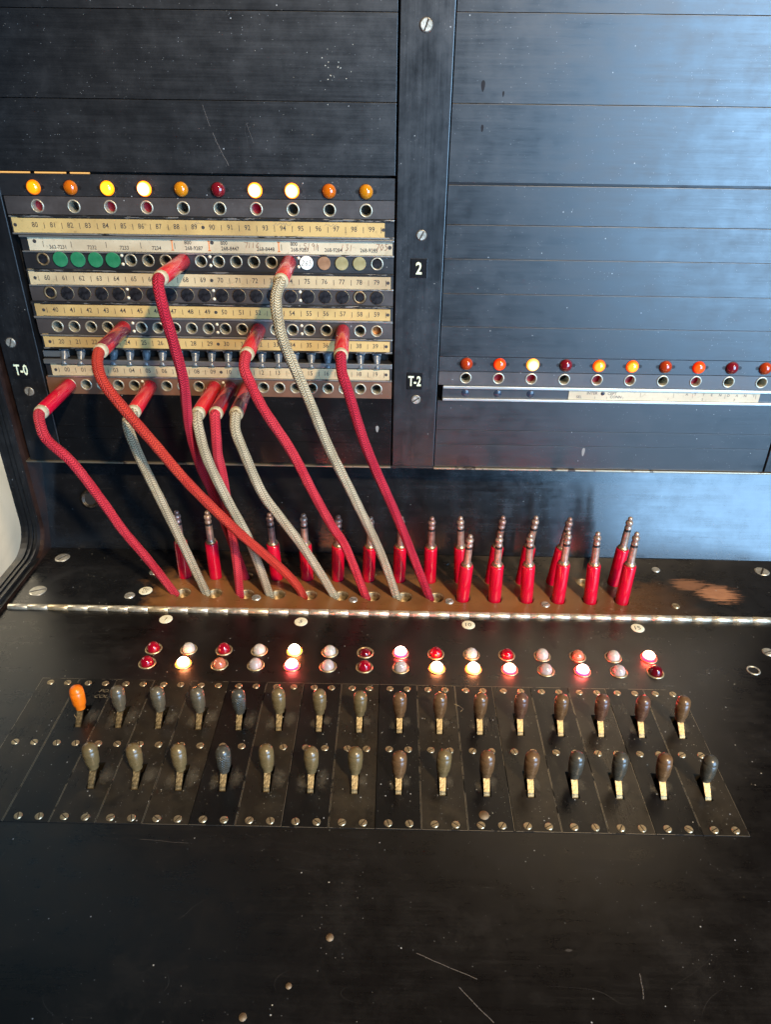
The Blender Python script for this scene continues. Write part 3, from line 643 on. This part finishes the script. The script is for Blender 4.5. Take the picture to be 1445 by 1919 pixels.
# rubbed whitish scuffs beside the slots: thin dried dust
def scuff_mat():
    q = NT('dried_dust'); g = q.geo(); a = q.noise(420, 6, .75, g); b = q.noise(110, 5, .7, g)
    s3 = q.sep(q.n('ShaderNodeTexCoord').outputs['UV'])
    dx = q.mth('SUBTRACT', s3[0], .5); dy = q.mth('SUBTRACT', s3[1], .5); d = q.mth('SQRT', q.mth('ADD', q.mth('MULTIPLY', dx, dx), q.mth('MULTIPLY', dy, dy)))
    f = q.mth('MULTIPLY', q.mr(q.mth('ADD', q.mth('ADD', q.mth('MULTIPLY', a, .8), q.mth('MULTIPLY', b, .5)), q.mth('MULTIPLY', d, -.8)), .32, .62), q.mr(d, .5, .3, 0, 1))
    q.set(col=(.25, .22, .16), rough=.8, alpha=q.mth('MULTIPLY', f, .17)); return q.m
M_scuff = scuff_mat()
mb = MB(); uvs = []
for i in range(16):
    for (xs_, Yc, n_) in ((topx, YT, 16), (botx, YBt, 15)):
        if i >= n_: continue
        am = 1.0 if i < 6 else .55
        for s_, wd, hh, oy in ((1, 9*am+3, 20*am+2, 9), (-1, 8*am+2, 16*am+2, 6)):
            if s_ < 0 and random.random() < .3: continue
            cx = xs_[i]+s_*(.8+wd/2); cy = Yc+oy
            quad(mb, cx-wd/2, cx+wd/2, cy-hh/2, cy+hh/2, .56); uvs += [(0, 0), (1, 0), (1, 1), (0, 1)]
mb.uv = uvs; mb.build('dust_film', M_scuff, desk, stuff=True)

# lever keys
kn_prof = [(3.1, 0), (3.2, .3), (3.3, 2.2), (4.1, 3.8), (4.4, 6), (4.58, 10), (4.6, 14.2), (4.4, 14.4), (4.5, 14.8)]+[(4.5*math.cos(a*PI/14), 14.8+4.1*math.sin(a*PI/14)) for a in range(1, 8)]
knobs = {}
LEAN = math.radians(19)
def mk_lever(kind, name):
    mb = MB(); cl = [(-2.0, -6), (-.2, -1), (1.0, .6), (7.6, 6.0), (8.6, 7.4), (8.9, 10)]; th = .8; wdt = [1.75, 1.75, 1.75, 1.95, 2.1, 2.1]
    fr, bk = [], []
    for q_ in range(len(cl)):
        a_, b_ = cl[max(q_-1, 0)], cl[min(q_+1, len(cl)-1)]; dy, dz = b_[0]-a_[0], b_[1]-a_[1]; l_ = math.hypot(dy, dz); ny, nz = -dz/l_*th, dy/l_*th
        w_ = wdt[q_]; y_, z_ = cl[q_]
        fr.append([(-w_, y_+ny, z_+nz), (w_, y_+ny, z_+nz)]); bk.append([(-w_, y_-ny, z_-nz), (w_, y_-ny, z_-nz)])
    for q_ in range(len(cl)-1):
        A, B, C_, D = fr[q_], fr[q_+1], bk[q_], bk[q_+1]
        mb.add([A[0], A[1], B[1], B[0]], [(0, 1, 2, 3)]); mb.add([C_[0], C_[1], D[1], D[0]], [(3, 2, 1, 0)])
        mb.add([A[0], B[0], D[0], C_[0]], [(0, 1, 2, 3)]); mb.add([A[1], B[1], D[1], C_[1]], [(3, 2, 1, 0)])
    a = mb.build('lever_arm', M_lever); a.data.name = 'lever_arm'
    mb = MB(); lathe(mb, [(0, 0)]+[(r, z) for r, z in kn_prof], 32, UP, (0, 0, 0), 0, True); b = mb.build('knob', M_knob[kind])
    d = (a.data, b.data); bpy.data.objects.remove(a); bpy.data.objects.remove(b); return d
topk = ['orange', 'grey', 'grey', 'grey', 'knurl', 'olive', 'olive', 'olive', 'brown', 'brown', 'brown', 'red', 'brown', 'red', 'red', 'brown']
botk = ['olive', 'olive', 'olive', 'knurl', 'olive', 'olive', 'olive', 'brown', 'olive', 'brown', 'brown', 'dark', 'dark', 'brown', 'dark']
KN = {'orange': 'bright orange', 'grey': 'smooth grey-green', 'knurl': 'dark knurled', 'olive': 'olive-brown', 'brown': 'brown', 'red': 'dark reddish-brown', 'dark': 'blackish'}
jt = [0, 0, 0, 0, -.6, .6, .2, -.6, -.9, -.8, -.3, .3, .0, -.2, .0, .0]
jb = [0, 0, 0, -.8, .8, .6, .4, -2.6, 0, 0, 0, .3, 0, 0, 0]
for (xs_, Yc, kinds, rowname, hj) in ((topx, YT, topk, 'back', jt), (botx, YBt, botk, 'front', jb)):
    for i, kd in enumerate(kinds):
        if kd not in knobs: knobs[kd] = mk_lever(kd, kd)
        side = 'left' if i < len(kinds)//2 else 'right'; n = i if side == 'left' else len(kinds)-1-i
        if kd == 'orange': lab = 'bright orange lever key at the left end of the back row'
        elif kd == 'knurl': lab = 'dark knurled lever key in the %s row of keys' % rowname
        else: lab = '%s lever key, %s from the %s in the %s row of keys' % (KN[kd], ORD[n], side, rowname)
        e = empty('lever_key', (xs_[i], Yc+.8, .4), lab, 'lever key', 'lever keys standing in two rows on the key plates')
        e.rotation_euler = (math.radians(random.uniform(-1.5, 1.5)), math.radians(random.uniform(-.8, .8)), 0)
        link('lever_arm', knobs[kd][0], e, (0, 0, 0)); b = link('knob', knobs[kd][1], e, (0, 8.6, 6.9+hj[i])); b.rotation_euler = (-math.radians(5+random.uniform(-2, 2)), math.radians(random.uniform(-1.5, 1.5)), 0)

# ------------------------------------------------------------ lamps
def dome_me(mat, R=5.1, H=4.4, z0=-.6, name='lens'):
    mb = MB(); n = 8
    lathe(mb, [(R, z0-1.5), (R, z0)]+[(R*math.cos(a*PI/2/n), z0+H*math.sin(a*PI/2/n)) for a in range(1, n+1)], 28, UP)
    o = mb.build(name, mat); d = o.data; bpy.data.objects.remove(o); return d
LW = {'amber_off': 'unlit amber', 'orange_off': 'unlit orange', 'maroon_off': 'unlit maroon', 'orred_off': 'unlit orange-red', 'red_off': 'unlit red', 'dred_off': 'unlit dark red', 'white_off': 'unlit milky white', 'pink_off': 'unlit pinkish white', 'salmon_off': 'unlit salmon', 'amber_lit': 'glowing amber', 'yellow_lit': 'glowing yellow', 'hot_lit': 'brightly lit yellow-white', 'pale_lit': 'glowing pale yellow', 'org_lit': 'glowing orange', 'rdo_lit': 'glowing red-orange', 'warm_lit': 'brightly lit warm white', 'redw_lit': 'brightly lit red-rimmed', 'redy_lit': 'lit yellowish red-rimmed'}
meD = {}
mbs = MB(); lathe(mbs, [(5.3, -1.5), (5.35, .1), (5.15, .25), (4.9, -.3)], 28, UP); o = mbs.build('socket', M_notch); SOCK = o.data; bpy.data.objects.remove(o); o = mbs.build('socket', M_sock_glow); SOCKL = o.data; bpy.data.objects.remove(o)
def place(label, i, n, where):
    side = 'left' if i < n/2 else 'right'; k = i if side == 'left' else n-1-i
    return '%s lamp, %s from the %s %s' % (LW[label], ORD[k], side, where)
for (xs_, z, kinds, where, grp) in (
    (XL, 309.9, ['amber_lit', 'orange_off', 'yellow_lit', 'hot_lit', 'amber_off', 'maroon_off', 'hot_lit', 'hot_lit', 'orange_off', 'amber_off'], 'in the row above the yellow number strips', 'domed lamps above the left jack field'),
    (XR, 184.2, ['orred_off', 'rdo_lit', 'pale_lit', 'maroon_off', 'org_lit', 'org_lit', 'orred_off', 'rdo_lit', 'maroon_off', 'orred_off'], 'in the row on the right-hand panel', 'domed lamps on the right-hand panel')):
    for i, kd in enumerate(kinds):
        e = empty('indicator_lamp', (xs_[i], 0, z), place(kd, i, 10, where), 'indicator lamp', grp); e.rotation_euler = (PI/2, 0, 0)
        if kd not in meD: meD[kd] = dome_me(M_lens[kd])
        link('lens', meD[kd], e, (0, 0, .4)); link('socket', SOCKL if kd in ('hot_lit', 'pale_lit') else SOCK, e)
mbs = MB(); lathe(mbs, [(6.5, 0), (6.45, .45), (5.9, .75), (5.3, .5), (4.95, -.2), (4.95, -3)], 32, UP); o = mbs.build('bezel', M_bez); BEZ = o.data; bpy.data.objects.remove(o)
t_k = ['red_off', 'white_off', 'red_off', 'white_off', 'warm_lit', 'white_off', 'dred_off', 'redw_lit', 'red_off', 'white_off', 'red_off', 'white_off', 'salmon_off', 'white_off', 'redy_lit']
b_k = ['red_off', 'warm_lit', 'salmon_off', 'pink_off', 'redw_lit', 'pink_off', 'red_off', 'pink_off', 'warm_lit', 'warm_lit', 'redy_lit', 'pink_off', 'redw_lit', 'pink_off', 'dred_off']
for (pts, kinds, rn) in ((lamps_top, t_k, 'back'), (lamps_bot, b_k, 'front')):
    for i, kd in enumerate(kinds):
        e = empty('supervisory_lamp', (pts[i][0], pts[i][1], 0), place(kd, i, 15, 'in the key shelf %s row' % rn), 'indicator lamp', 'paired lamps on the key shelf')
        key = kd+'_s'
        if key not in meD: meD[key] = dome_me(M_lens[kd], 4.75, 5.2, .9)
        H = -2.6 if (rn == 'back' and i == 6) else 0
        link('lens', meD[key], e, (random.uniform(-.15, .15), random.uniform(-.1, .1), H+random.uniform(-.3, .3))); link('bezel', BEZ, e)

# ------------------------------------------------------------ caps in the jacks
def cap(x, z, r, mat, lab, txt=None, y=-.3, flat=1.4):
    mb = MB(); lathe(mb, [(3.4, -4), (3.4, 0), (r, .3), (r, flat-.25)], 28, UP); lathe(mb, [(r, flat-.25), (r-.25, flat)], 28, UP); disc(mb, r-.25, flat, 28, UP)
    mats = [mat]
    if mat is M_bcap: lathe(mb, [(r+.3, .0), (r+.3, flat-.4), (r+.05, flat-.35)], 28, UP, (0, 0, 0), 1); mats.append(M_ferrule_br)
    if txt:
        hand(mb, txt, -3.9, -1.9, .92, FLAT(flat+.12), 1, .28, .18); mats.append(M_ink)
    o = mb.build('jack_cap', mats, None, (x, y, z)); o.rotation_euler = (PI/2, 0, 0); o['label'] = lab; o['category'] = 'jack cap'; o['group'] = 'round caps covering jack holes'
for k, wd in ((1, 'first'), (2, 'second'), (3, 'third'), (4, 'fourth')): cap(XS[k]+.3, 260.6, 5.6, M_green, 'flat green round cap, %s from the left of four green caps' % wd)
cap(XS[15], 260.6, 5.1, M_white, 'white round cap with handwritten 263', '263'); cap(XS[16], 260.4, 4.9, M_tan, 'tan brown round cap beside the white handwritten cap')
cap(XS[17], 260.4, 4.9, M_olive, 'olive yellow round cap next to the tan brown cap'); cap(XS[18], 260.5, 4.9, M_olive, 'rightmost olive yellow round cap, next to an open jack')
for k in range(1, 20):
    if k in (18,): continue
    cap(XS[k], 235.4, 5.0+random.uniform(-.2, .15), M_bcap, 'crusty black round cap, %s in the row of black caps' % (ORD[k-1]+' from the left' if k < 11 else ORD[19-k]+' from the right' if k < 19 else 'last at the right end'), y=-.3, flat=.8)
# worn fillers inside three open ends
for (k, z) in ((0, 260.4), (19, 260.4), (0, 235.5), (18, 235.5)):
    mb = MB(); pts = [(3.3+random.uniform(-.5, .35)) for _ in range(18)]
    mb.add([(p*math.cos(2*PI*i/18), -.25, p*math.sin(2*PI*i/18)) for i, p in enumerate(pts)], [tuple(range(18))]); o = mb.build('jack_filling', M_bcap, board, (XS[k], -.35, z))

# ------------------------------------------------------------ plugs and cords
def catmull(P, per=10):
    P = [Vector(p) for p in P]; Q = [P[0]*2-P[1]]+P+[P[-1]*2-P[-2]]; out = []
    for i in range(1, len(Q)-2):
        a, b, c, d = Q[i-1:i+3]
        for t in range(per):
            t = t/per; out.append(.5*((2*b)+(c-a)*t+(2*a-5*b+4*c-d)*t*t+(3*b-a-3*c+d)*t**3))
    out.append(P[-1]); return out
def cord_mesh(pts, r, mat, parent, org, r2=None):
    P = catmull(pts, 14); N = 20; mb = MB(); T0 = (P[1]-P[0]).normalized(); U = T0.orthogonal().normalized(); L = 0.; Ls = []; rows = []
    for i, p in enumerate(P):
        t = (P[min(i+1, len(P)-1)]-P[max(i-1, 0)]).normalized(); U = (U-t*U.dot(t)).normalized(); V = t.cross(U)
        if i: L += (p-P[i-1]).length
        Ls.append(L); f = i/(len(P)-1); rr = r+((r2 or r)-r)*f+.06*math.sin(L*.35)+random.uniform(-.05, .05)
        tw = L*.012
        rows.append([p-Vector(org)+(U*math.cos(2*PI*k/N+tw)+V*math.sin(2*PI*k/N+tw))*rr for k in range(N)])
    mb.v = [tuple(v) for row in rows for v in row]; uv = []
    for i in range(len(P)-1):
        for k in range(N):
            k2 = (k+1) % N; mb.f.append([i*N+k, (i+1)*N+k, (i+1)*N+k2, i*N+k2]); mb.mi.append(0); mb.sm.append(True)
            uv += [(k/N, Ls[i]*MM), (k/N, Ls[i+1]*MM), ((k+1)/N, Ls[i+1]*MM), ((k+1)/N, Ls[i]*MM)]
    mb.uv = uv
    return mb.build('cord', mat, parent)
PL = [
 ((-265.3, 161.6), (-270.0, -45, 156.3), M_red, 'red', [(-268.9, -51, 155.3), (-266.5, -60, 150.3), (-260.7, -66, 141.2), (-243.3, -70, 123.8), (-225.4, -72, 90.7), (-214.5, -72, 66.4), (-199.9, -69, 36.5), (-183.1, -64, -3.4)], 'red plug in the leftmost jack of the bottom row with a red cord'),
 ((-212.3, 209.5), (-215.0, -45, 205.2), M_redm, 'orange', [(-215.1, -51, 203.9), (-212.4, -64, 199.4), (-205.1, -76, 190.6), (-188.8, -86, 173.4), (-170.9, -91, 151.2), (-149.6, -92, 119.6), (-119.8, -88, 78.5), (-91.2, -76, 37.2), (-78.5, -68, 13.1), (-73.3, -62, -5.8)], 'worn maroon plug with the orange-red cord crossing over the others'),
 ((-199.0, 161.6), (-198.7, -45, 157.6), M_redr, 'grey', [(-199.3, -51, 157.4), (-200.9, -58, 151.1), (-194.5, -63, 128.5), (-184.8, -65, 98.1), (-171.1, -65, 51.7), (-156.4, -64, -2.2)], 'red plug with a grey cord passing behind the orange-red cord'),
 ((-159.3, 260.4), (-163.2, -45, 257.9), M_redr, 'crimson', [(-163.1, -51, 257.4), (-161.9, -59, 252.0), (-158.4, -64, 235.8), (-154.9, -65, 216.2), (-152.2, -63, 188.4), (-154.6, -56, 149.3), (-152.3, -50, 115.2), (-144.7, -46, 83.2), (-133.3, -44, 31.1), (-126.6, -40, -5.2)], 'red plug below 800 268-9287 with a long crimson cord to the back row'),
 ((-146.1, 161.6), (-148.9, -45, 157.1), M_redr, 'grey', [(-148.0, -51, 156.5), (-146.5, -60, 150.3), (-140.6, -67, 127.4), (-127.8, -70, 93.4), (-116.1, -70, 63.6), (-108.8, -67, 31.2), (-102.0, -64, -4.9)], 'leftmost of three red plugs side by side in the bottom row, grey cord'),
 ((-132.8, 161.6), (-135.3, -45, 157.4), M_redm, 'red', [(-134.5, -51, 156.8), (-134.1, -59, 143.5), (-134.8, -58, 127.3), (-133.2, -57, 108.7), (-130.1, -58, 50.2), (-128.4, -62, 21.4), (-128.2, -64, -5.0)], 'middle of three red plugs side by side in the bottom row, red cord'),
 ((-119.5, 161.6), (-119.7, -45, 157.6), M_redc, 'grey', [(-119.3, -51, 157.5), (-118.7, -60, 149.5), (-114.2, -64, 136.8), (-101.6, -68, 101.8), (-89.4, -69, 81.5), (-73.8, -68, 55.1), (-59.4, -66, 26.2), (-46.0, -64, -3.7)], 'rightmost and most chipped of three red plugs side by side, grey cord'),
 ((-106.2, 209.5), (-107.5, -45, 204.5), M_redr, 'red', [(-108.5, -51, 202.4), (-107.5, -61, 197.7), (-102.7, -66, 188.3), (-94.4, -70, 171.1), (-75.0, -74, 139.1), (-60.6, -75, 106.4), (-46.9, -73, 74.9), (-35.6, -70, 51.0), (-18.9, -64, -5.3)], 'glossy red plug below number 52 with a red cord'),
 ((-79.7, 260.4), (-79.5, -45, 257.0), M_redr, 'grey', [(-80.2, -51, 255.0), (-81.6, -60, 248.0), (-79.7, -68, 235.5), (-75.7, -72, 219.6), (-60.7, -78, 184.2), (-46.6, -78, 144.5), (-29.5, -75, 103.3), (-7.8, -69, 46.8), (7.1, -64, -3.6)], 'rubbed red plug beside the 263 cap with the longest grey cord'),
 ((-40.0, 209.5), (-38.6, -45, 204.8), M_redr, 'crimson', [(-38.2, -51, 203.5), (-37.0, -60, 195.3), (-33.0, -65, 185.4), (-22.0, -71, 150.4), (-12.8, -72, 125.9), (3.3, -72, 87.0), (19.4, -68, 42.1), (35.5, -64, -4.1)], 'rightmost plugged-in red plug with a crimson cord')]
for (jx, jz), end, smat, cc, path, lab in PL:
    a = Vector((jx, -.6, jz)); b = Vector(end); ax = (b-a).normalized(); L = (b-a).length
    e = empty('cord_plug', a, lab, 'plug and cord', 'plugs on braided cords pushed into jacks')
    M = frame(ax); R = 5.55
    mb = MB(); lathe(mb, [(4.0, .0), (R-.5, .1), (R, .8), (R, L-.9), (R-.25, L-.2), (R-.8, L)], 32, UP, (0, 0, 0), 0, True, (False, True))
    o = mb.build('sleeve', smat, e); o.rotation_mode = 'QUATERNION'; o.rotation_quaternion = M.to_quaternion()
    mb = MB(); lathe(mb, [(R-1.2, L-.3), (R-.35, L-.2), (R-.15, L+.5), (R-.15, L+3.2), (R-.6, L+4.2), (3.4, L+4.6)], 32, UP)
    o = mb.build('collar', M_beige, e); o.rotation_mode = 'QUATERNION'; o.rotation_quaternion = M.to_quaternion()
    mb = MB(); lathe(mb, [(3.0, -8), (3.0, 1), (0, 1.2)], 16, UP)
    o = mb.build('plug_tip', M_tip, e); o.rotation_mode = 'QUATERNION'; o.rotation_quaternion = M.to_quaternion()
    p0 = b+ax*2.5; p1 = b+ax*7.5
    p1 = p1.lerp(Vector(path[0]), .35); pts = [p0, p1]+[Vector(q) for q in path[1:]]
    cord_mesh(pts, 4.15, M_cord[cc], e, a, 3.55)

tipprof = [(4.3, 35.6), (4.5, 36.6), (4.4, 37.6), (3.6, 38.2)]
shaft = [(3.55, 38.0), (3.2, 38.6), (3.0, 40), (3.0, 53.4)]
band = [(2.9, 53.4), (2.75, 53.6), (2.75, 55.4), (2.9, 55.6)]
ring2 = [(2.9, 55.6), (2.95, 57.2), (2.5, 57.8), (2.35, 58.6), (2.6, 59.4), (3.1, 60.6), (3.15, 61.6), (2.7, 62.8), (1.9, 63.4)]
ballp = [(1.6, 63.4)]+[(2.05*math.cos(t*PI/10), 65.1+2.05*math.sin(t*PI/10)) for t in range(-4, 6)]
def rest_me(dark, worn):
    out = []
    for nm, pr, mt in (('sleeve', [(5.45, -3), (5.5, 0), (5.5, 34.8), (5.25, 35.6), (4.2, 35.8)], M_redr if False else M_red), ('collar', tipprof, M_collar), ('shaft', shaft, M_tipd if dark else M_tip), ('insulating_band', band, M_band), ('tip', ring2+ballp, M_tipd if dark else M_tip)):
        mb = MB(); lathe(mb, pr, 28, UP); o = mb.build(nm, mt); out.append((nm, o.data)); bpy.data.objects.remove(o)
    return out
RA, RB = rest_me(0, 0), rest_me(1, 0)
# (column, row, tip offset x, tip offset y)
rest = [(0, 'b', 1.4, -1.5), (1, 'b', -.1, -1.5), (3, 'b', -1.7, -3), (4, 'b', -.2, -3), (5, 'b', 2.2, -4.5), (6, 'b', 2.3, -6), (7, 'b', .5, -4.6), (8, 'b', -.9, -4.6), (9, 'b', -4.2, -3), (10, 'b', 4.8, -1), (11, 'b', 5.5, 0), (12, 'b', 6.6, -1.5), (14, 'b', 3.3, 1),
        (9, 'f', 1.6, -5.5), (10, 'f', -1.9, -4), (11, 'f', -4.0, -2.5), (12, 'f', .5, 3), (13, 'f', -3.1, 2), (14, 'f', 1.6, 2.6)]
bl = ['behind the grey cord at the left end', 'second from the left', 'third from the left', 'fourth from the left, behind a grey cord', 'fifth from the left, behind a red cord', 'sixth from the left, behind the longest grey cord', 'seventh from the left, behind the last red cord', 'standing clear in the middle', 'fifth from the right', 'fourth from the right', 'third from the right', 'second from the right', 'at the right end']
bi = fi = 0
for (k, rw, tx_, ty_) in rest:
    if rw == 'b': lab = 'idle red plug in back row, '+bl[bi]; bi += 1
    else:
        lab = 'idle red plug in front row, '+('%s from the left' % ORD[fi] if fi < 3 else '%s from the right' % ORD[5-fi]); fi += 1
        if k == 14: lab = 'idle red plug with dark chips, rightmost in the front row'
        if k == 13: lab = 'idle red plug with a dark chip at its foot, in front row'
    e = empty('idle_plug', (BK[k], YB if rw == 'b' else YF, 0), lab, 'plug', 'idle plugs standing upright on the plug shelf')
    e.rotation_mode = 'QUATERNION'; e.rotation_quaternion = Vector((tx_, ty_, 67)).to_track_quat('Z', 'Y')
    for nm, me in random.choice((RA, RB)): link(nm, me, e)
    if rw == 'f' and k >= 13:
        mb = MB(); spots = ((-.25, 3.5, 2.0, 1.9),) if k == 13 else ((-.35, 18, 1.0, .7), (.5, 4, .5, .6))
        for a0, zz, hw, hz in spots:
            vs = [(5.56*math.sin(a0+hw/5.5*math.cos(t*PI/7)), -5.56*math.cos(a0+hw/5.5*math.cos(t*PI/7)), zz+hz*math.sin(t*PI/7)*random.uniform(.8, 1.1)) for t in range(14)]
            mb.add(vs, [tuple(range(14))])
        mb.build('chip', plain('bare_chip', (.035, .025, .02), .5), e)

# ------------------------------------------------------------ left end moulding of the cabinet (runs down, curves, runs forward)
def end_profile(off):
    """path in (y, z) of a strip standing proud by off"""
    y0, z0, R = -6-off, 6+off, 26
    pts = [(y0, 480), (y0, z0+R)]
    for i in range(1, 9):
        a = i*PI/16; pts.append((y0-R+R*math.cos(a), z0+R-R*math.sin(a)))
    pts.append((-640, z0)); return pts
def sweep(mb, x0, x1, off, mi=0, dep=8):
    p = end_profile(off); q = end_profile(off-dep)
    for (a, b) in zip(p, p[1:]): mb.add([(x0, a[0], a[1]), (x1, a[0], a[1]), (x1, b[0], b[1]), (x0, b[0], b[1])], [(0, 1, 2, 3)], mi)
    for x in (x0, x1):
        for i in range(len(p)-1): mb.add([(x, *p[i]), (x, *p[i+1]), (x, *q[i+1]), (x, *q[i])], [(0, 1, 2, 3)], mi)
side = None
for nm, x0, x1, off, mt in (('side_board', -321.2, -317.6, -4.0, M_brownedge), ('moulding', -324.3, -321.3, .2, M_mould), ('moulding', -327.4, -325.0, 1.6, M_mould), ('moulding', -331.0, -328.1, 2.6, M_mould), ('moulding', -335.4, -331.7, 1.2, M_mould), ('moulding_core', -335.2, -321.4, -1.2, M_mould)):
    mb = MB(); sweep(mb, x0, x1, off, 0, 45 if nm == 'side_board' else 8); mb.build(nm, mt, board)
mb = MB(); quad(mb, -329, -317.7, -640, 3, 3.2); mb.build('arm_fillet', M_mould, board)
# pale stone floor far below, seen past the left end of the cabinet
def stone():
    q = NT('pale_marble'); g = q.geo(); a = q.noise(4, 8, .6, g, 1.2); b = q.noise(18, 5, .6, g)
    c = q.mix(q.mr(a, .4, .6), (.66, .61, .50), (.48, .45, .37)); c = q.mix(q.mr(b, .55, .75), c, (.46, .43, .35)); q.set(col=c, rough=.5); return q.m
mb = MB(); box(mb, -1900, -337.5, 400, 420, -900, 1500); o = mb.build('wall', stone()); o['kind'] = 'structure'
area('wall_fill', (-0.75, 0.05, 0.35), (-0.75, 0.4, 0.0), 0.25, 0.25, 6.5, (1.0, 0.88, 0.70))  # unseen fill light added behind the cabinet front to brighten the wall
mb = MB(); quad(mb, -1900, 1900, -3500, 400, -760); o = mb.build('floor', plain('dark_floor', (.05, .045, .04), .6)); o['kind'] = 'structure'

# ------------------------------------------------------------ scratches, chips, dust flakes lying on the surfaces
M_scr = plain('pale_scratch', (.085, .075, .068), .6); PS = FLAT(.12); PP = PUT(-.1)
def wob(a, b, n=7, j=.25): return [(a[0]+(b[0]-a[0])*i/n+random.uniform(-j, j), a[1]+(b[1]-a[1])*i/n+random.uniform(-j, j)) for i in range(n+1)]
for a, b, wd in (((16.5, -359.7), (45.4, -371.1), .35), ((36.6, -375.3), (51.5, -389.9), .4), ((125.5, -367.4), (124.0, -378.7), .45), ((-140, -300), (-112, -302), .15)):
    mb = MB(); ribbon(mb, wob(a, b), wd, PS); mb.build('scratch', M_scr, board)
for a, b, wd in (((-133, 363), (-129.5, 350), .3), ((-128, 346), (-119, 326), .4), ((-100, 340), (-104, 352), .2), ((20, 375), (25, 360), .15)): mb = MB(); ribbon(mb, wob(a, b, 8, .2), wd, PP); mb.build('scratch', M_scr, board)
mb = MB()
def flake(mb, x, y, r, put, e=1.):
    n = random.randint(4, 7); a0 = random.random()*6
    mb.add([put(x+r*random.uniform(.5, 1.2)*math.cos(a0+2*PI*i/n), y+e*r*random.uniform(.5, 1.2)*math.sin(a0+2*PI*i/n)) for i in range(n)], [tuple(range(n))])
for _ in range(150):
    x = random.uniform(-240, 300); y = random.uniform(-385, -95)
    if PX[0] < x < PXR and PY0 < y < PY1: z = .58
    else:
        z = .1
        if y < -295 and random.random() < .75: continue
    flake(mb, x, y, abs(random.gauss(0, .22))+.1, FLAT(z))
for i in range(16):
    for xs_, Yc, n_ in ((topx, YT, 16), (botx, YBt, 15)):
        if i < n_:
            for _ in range(7): flake(mb, xs_[i]+random.gauss(1, 6), Yc+random.gauss(2, 9), random.uniform(.12, .38), FLAT(.58))
for _ in range(60): flake(mb, random.uniform(-300, 340), random.uniform(-85, -4), random.uniform(.12, .4), FLAT(.08))
for _ in range(40): flake(mb, random.uniform(-280, 300), random.uniform(96, 420), random.uniform(.1, .3), PUT(-.06))
for _ in range(26): flake(mb, random.gauss(-45, 9), random.gauss(384, 9), random.uniform(.15, .5), PUT(-.06))
mb.build('dust_flakes', plain('pale_dust', (.36, .35, .30), .8), board, stuff=True)
for x, z, a, s_ in ((-12.6, 126.4, 3.2, 'panel'), (163.8, 108.3, 4.2, 'panel')):
    mb = MB(); mb.add([(x+1.25*(1+.35*math.sin(t*PI/8))*math.cos(t*PI/8), -.12, z+a*math.sin(t*PI/8)*(1.0 if t > 8 else .9)) for t in range(16)], [tuple(range(16))]); mb.build('dried_drip', plain('dried_drip', (.20, .19, .17), .6), board)
M_bplug = varied('brown_plug', (.10, .065, .035), (.2, .14, .08), .5)
for x, y, r in ((-27.1, -353, 2.0), (-44.9, -376.3, 1.5), (-64.3, -390.1, 1.9), (58.5, -279.7, 3.1)):
    mb = MB(); lathe(mb, [(r, .05), (r*.95, .5), (0, .55)], 18, UP); mb.build('screw_plug', M_bplug, desk, (x, y, .3 if y > -290 else 0))
for x, z, r_, a in ((57, 376, 1.3, 3.4), (71, 371.5, .6, 1.8), (58.4, 351, .9, 2.3)):
    mb = MB(); mb.add([(x+r_*(1+.35*math.sin(t*PI/8))*math.cos(t*PI/8), -.1, z+a*math.sin(t*PI/8)) for t in range(16)], [tuple(range(16))]); mb.build('dried_drip', bpy.data.materials.get('dark_drip') or plain('dark_drip', (.012, .011, .013), .6, spec=.2), board)
# curled fibres
for pts in ([(-214, -207), (-211.5, -210), (-209.5, -209.5)], [(47, -190), (50.5, -192), (53, -194.5), (51, -197)], [(-74, -130), (-71, -131)]):
    mb = MB(); ribbon(mb, pts, .35, FLAT(.7)); mb.build('fibre', bpy.data.materials.get('straw_fibre') or plain('straw_fibre', (.55, .45, .28), .6), desk)

SC.render.engine = 'CYCLES'
